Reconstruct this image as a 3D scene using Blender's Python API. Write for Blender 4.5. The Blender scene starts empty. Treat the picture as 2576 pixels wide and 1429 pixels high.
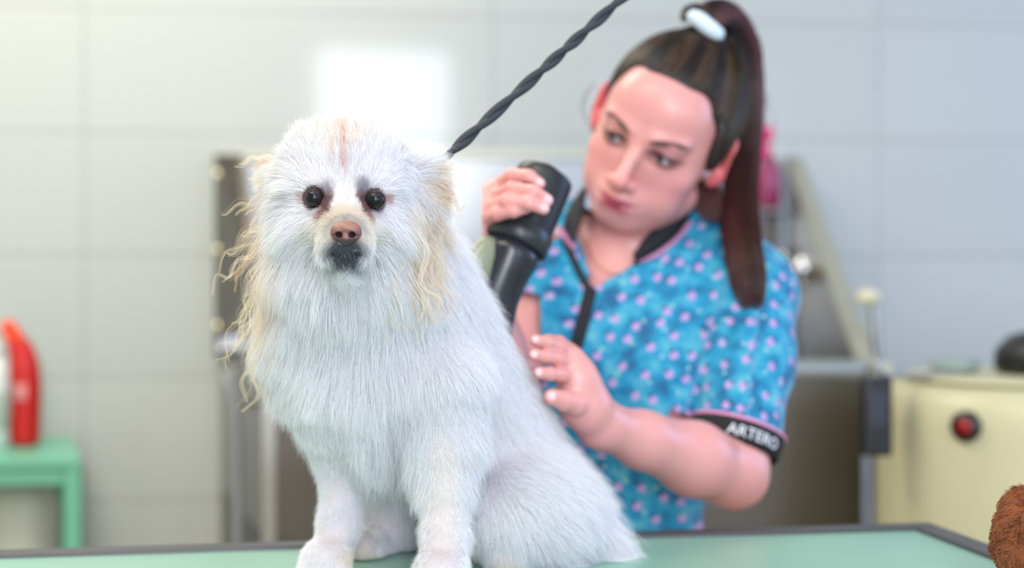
import bpy, bmesh, math, random
import numpy as np
from mathutils import Vector, Matrix
from mathutils.bvhtree import BVHTree
from mathutils.kdtree import KDTree

rng = np.random.default_rng(7)
random.seed(7)
SC = bpy.context.scene
COL = SC.collection
QUICK = False

# ------------------------------------------------------------------ camera
CAM_Z = 1.20
FX = 2576 * 50 / 36.0
cam_d = bpy.data.cameras.new('camera')
cam_d.lens = 50
cam_d.sensor_width = 36
cam_d.clip_start = 0.05
cam_d.dof.use_dof = True
cam_d.dof.focus_distance = 1.11
cam_d.dof.aperture_fstop = 2.5
cam = bpy.data.objects.new('camera', cam_d)
cam.location = (0, 0, CAM_Z)
cam.rotation_euler = (math.radians(90), 0, 0)
COL.objects.link(cam)
SC.camera = cam

# ------------------------------------------------------------------ world, exposure
w = bpy.data.worlds.new('world')
SC.world = w
w.use_nodes = True
w.node_tree.nodes['Background'].inputs[0].default_value = (0.75, 0.85, 1, 1)
w.node_tree.nodes['Background'].inputs[1].default_value = 1.0
SC.view_settings.view_transform = 'Standard'
SC.view_settings.look = 'None'
SC.view_settings.gamma = 1
SC.view_settings.use_curve_mapping = False
SC.view_settings.exposure = 0.22
SC.cycles.max_bounces = 6
SC.cycles.diffuse_bounces = 4

# ------------------------------------------------------------------ large lights
def area(name, loc, target, sx, sy, power, color):
    l = bpy.data.lights.new(name, 'AREA')
    l.shape = 'RECTANGLE'
    l.size, l.size_y = sx, sy
    l.energy = power
    l.color = color
    o = bpy.data.objects.new(name, l)
    o.location = loc
    d = Vector(target) - Vector(loc)
    o.rotation_euler = d.to_track_quat('-Z', 'Y').to_euler()
    COL.objects.link(o)
    return o

# daylight through the window in the wall behind the camera
area('window_daylight', (0.26, -1.42, 1.69), (0.26, 5, 1.69), 0.68, 1.44, 42, (0.86, 0.93, 1.0))
area('corner_fill_light', (1.80, -1.42, 1.65), (1.80, 5, 1.65), 0.74, 1.26, 19, (0.50, 0.66, 1.0))  # added bluish fill from the front right, an invented window
area('side_window_daylight', (2.21, 2.0, 1.75), (0, 2.0, 1.75), 1.0, 1.1, 13, (0.28, 0.46, 1.0))
# ceiling panels
area('ceiling_panel_light', (-0.75, 0.45, 2.66), (-0.75, 0.45, 0), 1.2, 0.6, 18, (1.0, 0.93, 0.78))
area('ceiling_panel_light', (0.75, 0.45, 2.66), (0.75, 0.45, 0), 1.2, 0.6, 4, (0.93, 0.95, 1.0))
area('ceiling_panel_light', (-0.95, 2.15, 2.66), (-0.95, 2.15, 0), 1.2, 0.6, 24, (1.0, 0.92, 0.76))


area('ceiling_panel_light', (0.0, -0.75, 2.66), (0.0, -0.75, 0), 1.2, 0.6, 13, (0.96, 0.98, 1.0))

# ------------------------------------------------------------------ helpers
def P(px, py, Y):
    return Vector(((px - 1288) / FX * Y, Y, CAM_Z - (py - 714.5) / FX * Y))


def A(v):
    return np.array(v, dtype=np.float64)


def srgb(r, g, b):
    f = lambda c: (c / 255 / 12.92) if c / 255 <= 0.04045 else ((c / 255 + 0.055) / 1.055) ** 2.4
    return (f(r), f(g), f(b), 1)


def mat(name, color=(0.8, 0.8, 0.8, 1), rough=0.5, metal=0.0, attr=None, noise=None, bump=None, **kw):
    m = bpy.data.materials.new(name)
    m.use_nodes = True
    nt = m.node_tree
    b = nt.nodes['Principled BSDF']
    b.inputs['Base Color'].default_value = color
    b.inputs['Roughness'].default_value = rough
    b.inputs['Metallic'].default_value = metal
    for k, v in kw.items():
        b.inputs[k.replace('_', ' ')].default_value = v
    if attr:
        a = nt.nodes.new('ShaderNodeAttribute')
        a.attribute_name = attr
        nt.links.new(a.outputs['Color'], b.inputs['Base Color'])
    elif noise:
        sc, amt, c2 = noise
        tc = nt.nodes.new('ShaderNodeTexCoord')
        n = nt.nodes.new('ShaderNodeTexNoise')
        n.inputs['Scale'].default_value = sc
        n.inputs['Detail'].default_value = 4
        nt.links.new(tc.outputs['Object'], n.inputs['Vector'])
        mx = nt.nodes.new('ShaderNodeMix')
        mx.data_type = 'RGBA'
        mx.inputs[6].default_value = color
        mx.inputs[7].default_value = c2
        mr = nt.nodes.new('ShaderNodeMath')
        mr.operation = 'MULTIPLY'
        mr.inputs[1].default_value = amt
        nt.links.new(n.outputs['Fac'], mr.inputs[0])
        nt.links.new(mr.outputs[0], mx.inputs[0])
        nt.links.new(mx.outputs[2], b.inputs['Base Color'])
    if bump:
        sc, st, dist = bump
        tc = nt.nodes.new('ShaderNodeTexCoord')
        n = nt.nodes.new('ShaderNodeTexNoise')
        n.inputs['Scale'].default_value = sc
        n.inputs['Detail'].default_value = 3
        nt.links.new(tc.outputs['Object'], n.inputs['Vector'])
        bp = nt.nodes.new('ShaderNodeBump')
        bp.inputs['Strength'].default_value = st
        bp.inputs['Distance'].default_value = dist
        nt.links.new(n.outputs['Fac'], bp.inputs['Height'])
        nt.links.new(bp.outputs[0], b.inputs['Normal'])
    return m


def link(name, me, m=None, parent=None, smooth=True):
    o = bpy.data.objects.new(name, me)
    COL.objects.link(o)
    if m is not None:
        me.materials.append(m)
    if parent is not None:
        o.parent = parent
        o.matrix_parent_inverse = Matrix.Translation(parent.location).inverted() if parent.type == 'EMPTY' else Matrix.Identity(4)
        if parent.type != 'EMPTY' and parent.parent is not None:
            o.matrix_parent_inverse = Matrix.Identity(4)
    if smooth and hasattr(me, 'polygons') and len(me.polygons):
        me.polygons.foreach_set('use_smooth', [True] * len(me.polygons))
    return o


def empty(name, loc, label, cat, group=None):
    o = bpy.data.objects.new(name, None)
    o.location = loc
    o.empty_display_size = 0.05
    COL.objects.link(o)
    o['label'] = label
    o['category'] = cat
    if group:
        o['group'] = group
    return o


def struct(o):
    o['kind'] = 'structure'
    return o


def tag(o, label, cat):
    o['label'] = label
    o['category'] = cat
    return o


def pydata(name, vs, fs):
    me = bpy.data.meshes.new(name)
    me.from_pydata([tuple(v) for v in vs], [], fs)
    me.update()
    return me


def from_bm(name, bm):
    bmesh.ops.recalc_face_normals(bm, faces=bm.faces)
    me = bpy.data.meshes.new(name)
    bm.to_mesh(me)
    bm.free()
    return me


def prism(corners, z0, z1, bev=0.0, seg=2):
    """vertical prism over a list of (x, y)"""
    bm = bmesh.new()
    lo = [bm.verts.new((x, y, z0)) for x, y in corners]
    hi = [bm.verts.new((x, y, z1)) for x, y in corners]
    n = len(corners)
    bm.faces.new(lo[::-1])
    bm.faces.new(hi)
    for i in range(n):
        bm.faces.new((lo[i], lo[(i + 1) % n], hi[(i + 1) % n], hi[i]))
    bmesh.ops.recalc_face_normals(bm, faces=bm.faces)
    if bev:
        bmesh.ops.bevel(bm, geom=list(bm.edges), offset=bev, segments=seg, affect='EDGES', profile=0.6)
    return bm


def box(cx, cy, cz, sx, sy, sz, rz=0.0, bev=0.0, seg=2):
    c, s = math.cos(rz), math.sin(rz)
    cs = [(cx + c * x - s * y, cy + s * x + c * y) for x, y in
          ((-sx / 2, -sy / 2), (sx / 2, -sy / 2), (sx / 2, sy / 2), (-sx / 2, sy / 2))]
    return prism(cs, cz - sz / 2, cz + sz / 2, bev, seg)


def slab(quad, thick, direction, bev=0.0):
    """a plate: a planar polygon given thickness along a direction"""
    bm = bmesh.new()
    d = Vector(direction).normalized() * thick
    a = [bm.verts.new(Vector(q)) for q in quad]
    b = [bm.verts.new(Vector(q) + d) for q in quad]
    n = len(quad)
    bm.faces.new(a)
    bm.faces.new(b[::-1])
    for i in range(n):
        bm.faces.new((a[i], b[i], b[(i + 1) % n], a[(i + 1) % n]))
    bmesh.ops.recalc_face_normals(bm, faces=bm.faces)
    if bev:
        bmesh.ops.bevel(bm, geom=list(bm.edges), offset=bev, segments=2, affect='EDGES')
    return bm


def lathe(profile, seg=40, origin=(0, 0, 0), sx=1.0, sy=1.0):
    bm = bmesh.new()
    rings = []
    for r, z in profile:
        if r < 1e-6:
            rings.append([bm.verts.new((origin[0], origin[1], origin[2] + z))])
        else:
            rings.append([bm.verts.new((origin[0] + sx * r * math.cos(2 * math.pi * k / seg),
                                        origin[1] + sy * r * math.sin(2 * math.pi * k / seg), origin[2] + z)) for k in range(seg)])
    for a, b in zip(rings, rings[1:]):
        for k in range(seg):
            k2 = (k + 1) % seg
            if len(a) == 1 and len(b) == 1:
                continue
            if len(a) == 1:
                bm.faces.new((a[0], b[k], b[k2]))
            elif len(b) == 1:
                bm.faces.new((a[k], a[k2], b[0]))
            else:
                bm.faces.new((a[k], a[k2], b[k2], b[k]))
    return bm


def catmull(pts, n):
    pts = [A(p) for p in pts]
    pts = [2 * pts[0] - pts[1]] + pts + [2 * pts[-1] - pts[-2]]
    out = []
    m = len(pts) - 3
    for i in range(m):
        p0, p1, p2, p3 = pts[i:i + 4]
        k = n if i < m - 1 else n + 1
        for j in range(k):
            t = j / n
            out.append(0.5 * ((2 * p1) + (-p0 + p2) * t + (2 * p0 - 5 * p1 + 4 * p2 - p3) * t * t + (-p0 + 3 * p1 - 3 * p2 + p3) * t ** 3))
    return np.array(out)


def frames(pts):
    pts = A(pts)
    T = np.gradient(pts, axis=0)
    T /= np.linalg.norm(T, axis=1, keepdims=True) + 1e-12
    N = np.zeros_like(T)
    n = np.cross(T[0], [0.13, 0.9, 0.31])
    n /= np.linalg.norm(n)
    for i in range(len(T)):
        n = n - T[i] * n.dot(T[i])
        n /= np.linalg.norm(n)
        N[i] = n
    return T, N, np.cross(T, N)


def tube(pts, rad, seg=12, bm=None, flat=1.0, cap=True):
    pts = A(pts)
    T, N, B = frames(pts)
    if np.isscalar(rad):
        rad = np.full(len(pts), rad)
    bm = bm or bmesh.new()
    rings = []
    for i in range(len(pts)):
        rings.append([bm.verts.new(tuple(pts[i] + rad[i] * (math.cos(2 * math.pi * k / seg) * N[i] + flat * math.sin(2 * math.pi * k / seg) * B[i]))) for k in range(seg)])
    for a, b in zip(rings, rings[1:]):
        for k in range(seg):
            bm.faces.new((a[k], a[(k + 1) % seg], b[(k + 1) % seg], b[k]))
    if cap:
        bm.faces.new(rings[0][::-1])
        bm.faces.new(rings[-1])
    return bm


def ribbon(pts, nrm, width, thick, bm=None):
    """a band with real thickness along a path; nrm points outwards"""
    pts = A(pts)
    nrm = A(nrm)
    T = np.gradient(pts, axis=0)
    T /= np.linalg.norm(T, axis=1, keepdims=True) + 1e-12
    S = np.cross(T, nrm)
    S /= np.linalg.norm(S, axis=1, keepdims=True) + 1e-12
    if np.isscalar(width):
        width = np.full(len(pts), width)
    bm = bm or bmesh.new()
    prof = [(-1, 0), (-1, .8), (-.8, 1), (.8, 1), (1, .8), (1, 0)]
    rings = []
    for i in range(len(pts)):
        rings.append([bm.verts.new(tuple(pts[i] + S[i] * width[i] / 2 * a + nrm[i] * thick * (b - .3))) for a, b in prof])
    k = len(prof)
    for a, b in zip(rings, rings[1:]):
        for j in range(k):
            bm.faces.new((a[j], a[(j + 1) % k], b[(j + 1) % k], b[j]))
    bm.faces.new(rings[0][::-1])
    bm.faces.new(rings[-1])
    return bm


# ---- a small solid modeller: blended round shapes on a grid, skinned with quads
class Solid:
    def __init__(self, lo, hi, h):
        self.lo = A(lo)
        self.h = h
        self.n = np.ceil((A(hi) - self.lo) / h).astype(int) + 1
        self.f = np.full(self.n, 1.0, dtype=np.float32)
        self.ax = [(self.lo[i] + h * np.arange(self.n[i])).astype(np.float32) for i in range(3)]

    def _win(self, lo, hi, m):
        a = np.clip(((A(lo) - m - self.lo) / self.h).astype(int), 0, self.n - 1)
        b = np.clip(((A(hi) + m - self.lo) / self.h).astype(int) + 2, 1, self.n)
        sl = tuple(slice(a[i], max(b[i], a[i] + 1)) for i in range(3))
        X = self.ax[0][sl[0]][:, None, None]
        Y = self.ax[1][sl[1]][None, :, None]
        Z = self.ax[2][sl[2]][None, None, :]
        return sl, X, Y, Z

    def _mix(self, sl, d, k, sub):
        f = self.f[sl]
        if not sub:
            if k <= 0:
                self.f[sl] = np.minimum(f, d)
            else:
                hh = np.clip(0.5 + 0.5 * (f - d) / k, 0, 1)
                self.f[sl] = f + (d - f) * hh - k * hh * (1 - hh)
        else:
            if k <= 0:
                self.f[sl] = np.maximum(f, -d)
            else:
                hh = np.clip(0.5 - 0.5 * (f + d) / k, 0, 1)
                self.f[sl] = f + (-d - f) * hh + k * hh * (1 - hh)

    def cone(self, a, b, ra, rb, k=0.01, sub=False):
        a, b = A(a), A(b)
        r = max(ra, rb)
        sl, X, Y, Z = self._win(np.minimum(a, b) - r, np.maximum(a, b) + r, k + 3 * self.h + .004)
        d = b - a
        L2 = d.dot(d) + 1e-12
        t = np.clip(((X - a[0]) * d[0] + (Y - a[1]) * d[1] + (Z - a[2]) * d[2]) / L2, 0, 1)
        dist = np.sqrt((X - a[0] - t * d[0]) ** 2 + (Y - a[1] - t * d[1]) ** 2 + (Z - a[2] - t * d[2]) ** 2) - (ra + (rb - ra) * t)
        self._mix(sl, dist.astype(np.float32), k, sub)
        return self

    def chain(self, pts, rad, k=0.01):
        for i in range(len(pts) - 1):
            self.cone(pts[i], pts[i + 1], rad[i], rad[i + 1], k)
        return self

    def ell(self, c, r, R=None, k=0.01, sub=False):
        """R: 3x3 whose columns are the ellipsoid's own axes"""
        c, r = A(c), A(r)
        R = np.eye(3) if R is None else A(R)
        e = np.sqrt(((R * r) ** 2).sum(axis=1))
        sl, X, Y, Z = self._win(c - e, c + e, k + 3 * self.h + .004)
        x, y, z = X - c[0], Y - c[1], Z - c[2]
        q = [R[0, i] * x + R[1, i] * y + R[2, i] * z for i in range(3)]
        k0 = np.sqrt(sum((q[i] / r[i]) ** 2 for i in range(3)))
        k1 = np.sqrt(sum((q[i] / r[i] ** 2) ** 2 for i in range(3))) + 1e-6
        self._mix(sl, (k0 * (k0 - 1) / k1).astype(np.float32), k, sub)
        return self

    def half(self, n, c, k=0.0):
        """keep only where n.p > c"""
        n = A(n)
        n = n / np.linalg.norm(n)
        d = n[0] * self.ax[0][:, None, None] + n[1] * self.ax[1][None, :, None] + n[2] * self.ax[2][None, None, :] - c
        self._mix((slice(None),) * 3, d.astype(np.float32), k, True)
        return self

    def skin(self):
        f = self.f
        s = f < 0
        n0, n1, n2 = f.shape
        c = s[:-1, :-1, :-1].astype(np.int8)
        c = c + s[1:, :-1, :-1] + s[:-1, 1:, :-1] + s[:-1, :-1, 1:] + s[1:, 1:, :-1] + s[1:, :-1, 1:] + s[:-1, 1:, 1:] + s[1:, 1:, 1:]
        act = (c > 0) & (c < 8)
        idx = np.full(act.shape, -1, dtype=np.int32)
        I, J, K = np.nonzero(act)
        idx[I, J, K] = np.arange(len(I))
        acc = np.zeros((len(I), 3))
        cnt = np.zeros(len(I))
        corners = [(0, 0, 0), (1, 0, 0), (0, 1, 0), (1, 1, 0), (0, 0, 1), (1, 0, 1), (0, 1, 1), (1, 1, 1)]
        edges = [(0, 1), (2, 3), (4, 5), (6, 7), (0, 2), (1, 3), (4, 6), (5, 7), (0, 4), (1, 5), (2, 6), (3, 7)]
        val = [f[I + a, J + b, K + g] for a, b, g in corners]
        for a, b in edges:
            va, vb = val[a], val[b]
            m = (va < 0) != (vb < 0)
            t = np.where(m, va / np.where(m, va - vb, 1), 0)
            pa, pb = A(corners[a]), A(corners[b])
            p = pa[None] + t[:, None] * (pb - pa)[None]
            acc[m] += p[m]
            cnt[m] += 1
        v = self.lo + self.h * (np.stack([I, J, K], 1) + acc / cnt[:, None])
        quads = []
        # edges along x, y, z
        for axis in range(3):
            sa = [slice(None)] * 3
            sb = [slice(None)] * 3
            sa[axis] = slice(0, -1)
            sb[axis] = slice(1, None)
            a_, b_ = s[tuple(sa)], s[tuple(sb)]
            e = a_ != b_
            o1, o2 = (axis + 1) % 3, (axis + 2) % 3
            ii = list(np.nonzero(e))
            ok = (ii[o1] > 0) & (ii[o2] > 0) & (ii[o1] < f.shape[o1] - 1) & (ii[o2] < f.shape[o2] - 1)
            ii = [q[ok] for q in ii]
            inside = a_[tuple(ii)]

            def cell(d1, d2):
                q = [x.copy() for x in ii]
                q[o1] = q[o1] - d1
                q[o2] = q[o2] - d2
                return idx[tuple(q)]
            q = np.stack([cell(1, 1), cell(0, 1), cell(0, 0), cell(1, 0)], 1)
            q[~inside] = q[~inside][:, ::-1]
            quads.append(q)
        return v, np.concatenate(quads)

    def mesh(self, name):
        v, q = self.skin()
        return mesh_np(name, v, q)


def mesh_np(name, v, q):
    me = bpy.data.meshes.new(name)
    me.vertices.add(len(v))
    me.vertices.foreach_set('co', np.asarray(v, dtype=np.float32).ravel())
    me.loops.add(len(q) * 4)
    me.loops.foreach_set('vertex_index', np.asarray(q, dtype=np.int32).ravel())
    me.polygons.add(len(q))
    me.polygons.foreach_set('loop_start', np.arange(0, len(q) * 4, 4, dtype=np.int32))
    me.polygons.foreach_set('loop_total', np.full(len(q), 4, dtype=np.int32))
    me.update(calc_edges=True)
    me.validate()
    return me


def vcoords(me):
    a = np.empty(len(me.vertices) * 3, dtype=np.float32)
    me.vertices.foreach_get('co', a)
    return a.reshape(-1, 3).astype(np.float64)


def set_col(me, cols, name='col'):
    at = me.color_attributes.new(name, 'FLOAT_COLOR', 'POINT')
    c = np.ones((len(cols), 4), dtype=np.float32)
    c[:, :3] = cols
    at.data.foreach_set('color', c.ravel())


def bvh_of(me):
    return BVHTree.FromPolygons([v.co[:] for v in me.vertices], [p.vertices[:] for p in me.polygons])


CAMV = Vector((0, 0, CAM_Z))


def onto(bvh, px, py, off=0.0):
    d = P(px, py, 1.0) - CAMV
    loc, n, _, _ = bvh.ray_cast(CAMV, d.normalized())
    if loc is None:
        return None
    if n.dot(d) > 0:
        n = -n
    return loc + n * off, n


def screen(p):
    """where the points of an array fall in the photograph's frame"""
    return np.stack([p[:, 0] / p[:, 1] * FX + 1288, -(p[:, 2] - CAM_Z) / p[:, 1] * FX + 714.5], 1)


def hair_object(name, pos, rad_root, rad_tip, cols, m, parent, col_tip=None):
    """pos (N,K,3) -> one Curves object"""
    N, K, _ = pos.shape
    hc = bpy.data.hair_curves.new(name)
    hc.add_curves([K] * N)
    hc.attributes['position'].data.foreach_set('vector', pos.astype(np.float32).ravel())
    s = np.linspace(0, 1, K)
    rr = np.broadcast_to(np.asarray(rad_root), (N,))[:, None]
    rt = np.broadcast_to(np.asarray(rad_tip), (N,))[:, None]
    r = rr + (rt - rr) * s[None, :] ** 1.5
    at = hc.attributes.get('radius') or hc.attributes.new('radius', 'FLOAT', 'POINT')
    at.data.foreach_set('value', r.astype(np.float32).ravel())
    c = np.ones((N, K, 4), dtype=np.float32)
    cols = np.broadcast_to(cols, (N, 3))
    tip = cols if col_tip is None else np.broadcast_to(col_tip, (N, 3))
    c[:, :, :3] = cols[:, None, :] * (1 - s[None, :, None]) + tip[:, None, :] * s[None, :, None]
    at = hc.attributes.new('col', 'FLOAT_COLOR', 'POINT')
    at.data.foreach_set('color', c.ravel())
    o = link(name, hc, m, parent, smooth=False)
    return o


def hair_mat(name, rough=0.45, spec=0.25, trans=0.25, diff=1.0):
    m = bpy.data.materials.new(name)
    m.use_nodes = True
    nt = m.node_tree
    nt.nodes.remove(nt.nodes['Principled BSDF'])
    out = nt.nodes['Material Output']
    a = nt.nodes.new('ShaderNodeAttribute')
    a.attribute_name = 'col'
    d = nt.nodes.new('ShaderNodeBsdfDiffuse')
    t = nt.nodes.new('ShaderNodeBsdfTranslucent')
    g = nt.nodes.new('ShaderNodeBsdfGlossy')
    g.inputs['Roughness'].default_value = rough
    g.inputs['Color'].default_value = (1, 1, 1, 1)
    nt.links.new(a.outputs['Color'], d.inputs['Color'])
    nt.links.new(a.outputs['Color'], t.inputs['Color'])
    m1 = nt.nodes.new('ShaderNodeMixShader')
    m1.inputs[0].default_value = trans
    nt.links.new(d.outputs[0], m1.inputs[1])
    nt.links.new(t.outputs[0], m1.inputs[2])
    m2 = nt.nodes.new('ShaderNodeMixShader')
    m2.inputs[0].default_value = spec
    nt.links.new(m1.outputs[0], m2.inputs[1])
    nt.links.new(g.outputs[0], m2.inputs[2])
    nt.links.new(m2.outputs[0], out.inputs['Surface'])
    return m


def unit(v):
    return v / (np.linalg.norm(v, axis=-1, keepdims=True) + 1e-12)


def sample_mesh(me, n, keep=None):
    """random points and normals on a quad mesh"""
    v = vcoords(me)
    me.calc_loop_triangles()
    t = np.empty(len(me.loop_triangles) * 3, dtype=np.int32)
    me.loop_triangles.foreach_get('vertices', t)
    t = t.reshape(-1, 3)
    nn = np.empty(len(me.vertices) * 3, dtype=np.float32)
    me.vertices.foreach_get('normal', nn)
    nn = nn.reshape(-1, 3)
    a, b, c = v[t[:, 0]], v[t[:, 1]], v[t[:, 2]]
    ar = np.linalg.norm(np.cross(b - a, c - a), axis=1)
    if keep is not None:
        ar = ar * keep((a + b + c) / 3)
    cum = np.cumsum(ar)
    k = np.searchsorted(cum, rng.random(n) * cum[-1])
    k = np.minimum(k, len(t) - 1)
    u, w_ = rng.random(n), rng.random(n)
    fl = u + w_ > 1
    u[fl], w_[fl] = 1 - u[fl], 1 - w_[fl]
    p = a[k] + u[:, None] * (b[k] - a[k]) + w_[:, None] * (c[k] - a[k])
    nr = unit(nn[t[k, 0]] * (1 - u - w_)[:, None] + nn[t[k, 1]] * u[:, None] + nn[t[k, 2]] * w_[:, None])
    return p, nr


# ================================================================== THE ROOM
WA = math.radians(6)
WN = Vector((math.sin(WA), -math.cos(WA), 0))       # out of the tiled wall, into the room
WT = Vector((math.cos(WA), math.sin(WA), 0))
W0 = Vector((0, 3.0, 0))


def W(s, d, z=0.0):
    """s metres along the tiled wall, d metres out from it"""
    p = W0 + WT * s + WN * d
    return Vector((p.x, p.y, z))


def tile_mat():
    m = bpy.data.materials.new('glazed_wall_tile')
    m.use_nodes = True
    nt = m.node_tree
    b = nt.nodes['Principled BSDF']
    tc = nt.nodes.new('ShaderNodeTexCoord')
    mp = nt.nodes.new('ShaderNodeMapping')
    mp.inputs['Rotation'].default_value = (math.radians(-90), 0, 0)
    mp.inputs['Location'].default_value = (0.04, 0, 0)
    nt.links.new(tc.outputs['Object'], mp.inputs['Vector'])
    br = nt.nodes.new('ShaderNodeTexBrick')
    br.offset = 0.0
    br.inputs['Scale'].default_value = 1
    br.inputs['Brick Width'].default_value = 0.84
    br.inputs['Row Height'].default_value = 0.252
    br.inputs['Mortar Size'].default_value = 0.0035
    br.inputs['Mortar Smooth'].default_value = 0.3
    br.inputs['Color1'].default_value = srgb(191, 194, 191)
    br.inputs['Color2'].default_value = srgb(188, 191, 189)
    br.inputs['Mortar'].default_value = srgb(172, 174, 172)
    nt.links.new(mp.outputs[0], br.inputs['Vector'])
    nt.links.new(br.outputs['Color'], b.inputs['Base Color'])
    b.inputs['Roughness'].default_value = 0.08
    b.inputs['Specular IOR Level'].default_value = 0.32
    bp = nt.nodes.new('ShaderNodeBump')
    bp.inputs['Strength'].default_value = 0.3
    bp.inputs['Distance'].default_value = 0.002
    bp.invert = True
    nt.links.new(br.outputs['Fac'], bp.inputs['Height'])
    nt.links.new(bp.outputs[0], b.inputs['Normal'])
    return m


ROOM_H = 2.7
tile = tile_mat()
paint = mat('wall_paint', srgb(216, 218, 214), 0.6, noise=(3, 0.3, srgb(206, 209, 206)))
floor_m = mat('floor_tile', srgb(196, 178, 146), 0.35, noise=(5, 0.5, srgb(180, 160, 130)))

o = link('wall_back', from_bm('wall_back', box(0, 0.05, ROOM_H / 2, 6.4, 0.1, ROOM_H)), tile, smooth=False)
o.location = W0
o.rotation_euler = (0, 0, WA)
struct(o)
YF = -1.5
struct(link('floor', from_bm('floor', box(0, 0.9, -0.05, 5.2, 5.4, 0.1)), floor_m, smooth=False))
struct(link('ceiling', from_bm('ceiling', box(0, 0.9, ROOM_H + 0.05, 5.2, 5.4, 0.1)), paint, smooth=False))
struct(link('wall_left', from_bm('wall_left', box(-2.3, 0.8, ROOM_H / 2, 0.1, 5.0, ROOM_H)), paint, smooth=False))
bm = bmesh.new()


def addbox(bm, x0, x1, y0, y1, z0, z1):
    vs = [bm.verts.new((x, y, z)) for x in (x0, x1) for y in (y0, y1) for z in (z0, z1)]
    for f in ((0, 1, 3, 2), (4, 6, 7, 5), (0, 4, 5, 1), (2, 3, 7, 6), (0, 2, 6, 4), (1, 5, 7, 3)):
        bm.faces.new([vs[i] for i in f])


addbox(bm, 2.25, 2.35, -1.7, 1.45, 0, ROOM_H)
addbox(bm, 2.25, 2.35, 2.55, 3.4, 0, ROOM_H)
addbox(bm, 2.25, 2.35, 1.45, 2.55, 0, 1.15)
addbox(bm, 2.25, 2.35, 1.45, 2.55, 2.35, ROOM_H)
struct(link('wall_right', from_bm('wall_right', bm), paint, smooth=False))
bm = bmesh.new()
for a in ((1.45, 1.49, 1.15, 2.35), (2.51, 2.55, 1.15, 2.35), (1.49, 2.51, 1.15, 1.19), (1.49, 2.51, 2.31, 2.35)):
    addbox(bm, 2.26, 2.31, *a)
struct(link('window_2', from_bm('window', bm), mat('window_frame_paint', srgb(235, 235, 235), 0.4), smooth=False))
# front wall: the window opening and a made-up one for the fill light
bm = bmesh.new()


def addbox(bm, x0, x1, y0, y1, z0, z1):
    vs = [bm.verts.new((x, y, z)) for x in (x0, x1) for y in (y0, y1) for z in (z0, z1)]
    for f in ((0, 1, 3, 2), (4, 6, 7, 5), (0, 4, 5, 1), (2, 3, 7, 6), (0, 2, 6, 4), (1, 5, 7, 3)):
        bm.faces.new([vs[i] for i in f])


w1 = (-0.13, 0.65, 0.93, 2.45)
fill_gap = (1.40, 2.20, 0.98, 2.32)
addbox(bm, -2.3, w1[0], YF - .1, YF, 0, ROOM_H)
addbox(bm, w1[0], w1[1], YF - .1, YF, 0, w1[2])
addbox(bm, w1[0], w1[1], YF - .1, YF, w1[3], ROOM_H)
addbox(bm, w1[1], fill_gap[0], YF - .1, YF, 0, ROOM_H)
addbox(bm, fill_gap[0], fill_gap[1], YF - .1, YF, 0, fill_gap[2])
addbox(bm, fill_gap[0], fill_gap[1], YF - .1, YF, fill_gap[3], ROOM_H)
addbox(bm, fill_gap[1], 2.3, YF - .1, YF, 0, ROOM_H)
struct(link('wall_front', from_bm('wall_front', bm), paint, smooth=False))
frame_m = mat('window_frame_paint', srgb(235, 235, 235), 0.4)
for i, ww in enumerate((w1, fill_gap)):
    bm = bmesh.new()
    t = 0.035
    addbox(bm, ww[0], ww[0] + t, YF - .09, YF - .02, ww[2], ww[3])
    addbox(bm, ww[1] - t, ww[1], YF - .09, YF - .02, ww[2], ww[3])
    addbox(bm, ww[0] + t, ww[1] - t, YF - .09, YF - .02, ww[2], ww[2] + t)
    addbox(bm, ww[0] + t, ww[1] - t, YF - .09, YF - .02, ww[3] - t, ww[3])
    struct(link('window_%d' % (i * 2 + 1), from_bm('window', bm), frame_m, smooth=False))  # the last frame surrounds the added fill light

# ceiling lamp housings around the panel lights
lamp_m = mat('lamp_housing', srgb(240, 240, 240), 0.4)
for k, (x, y) in enumerate(((-0.75, 0.45), (0.75, 0.45), (-0.95, 2.15), (0.0, -0.75))):
    bm = bmesh.new()
    for a in ((-.63, -.60, -.33, .33), (.60, .63, -.33, .33), (-.60, .60, -.33, -.30), (-.60, .60, .30, .33)):
        addbox(bm, x + a[0], x + a[1], y + a[2], y + a[3], 2.655, ROOM_H)
    o = link('ceiling_light', from_bm('ceiling_light', bm), lamp_m, smooth=False)
    tag(o, ['rectangular ceiling light over the left side, nearer the camera', 'rectangular ceiling light over the right side of the room',
            'rectangular ceiling light close to the tiled wall', 'rectangular ceiling light near the wall with the window'][k], 'ceiling light')
    o['group'] = 'ceiling lights'

# ================================================================== GROOMING TABLE
TZ = 0.95
mint = mat('mint_rubber_mat', srgb(142, 186, 168), 0.32, noise=(30, 0.35, srgb(124, 168, 152)), bump=(220, 0.15, 0.001))
rubber = mat('dark_rubber_edging', srgb(72, 72, 76), 0.4)
steel = mat('brushed_steel', srgb(176, 174, 170), 0.32, 1.0, noise=(4, 0.4, srgb(150, 148, 146)))
ta = math.radians(9.5)
U = Vector((math.cos(ta), math.sin(ta), 0))
V = Vector((math.sin(ta), -math.cos(ta), 0))
C0 = Vector((0.432, 1.472, 0))
TW, TD = 1.25, 0.62
table = empty('grooming_table', C0 - U * TW / 2 + V * TD / 2, 'mint green topped grooming table with dark rubber edging, under the white dog', 'table')


def tq(a0, a1, b0, b1):
    return [tuple((C0 - U * a + V * b)[:2]) for a, b in ((a0, b0), (a1, b0), (a1, b1), (a0, b1))]


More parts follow.
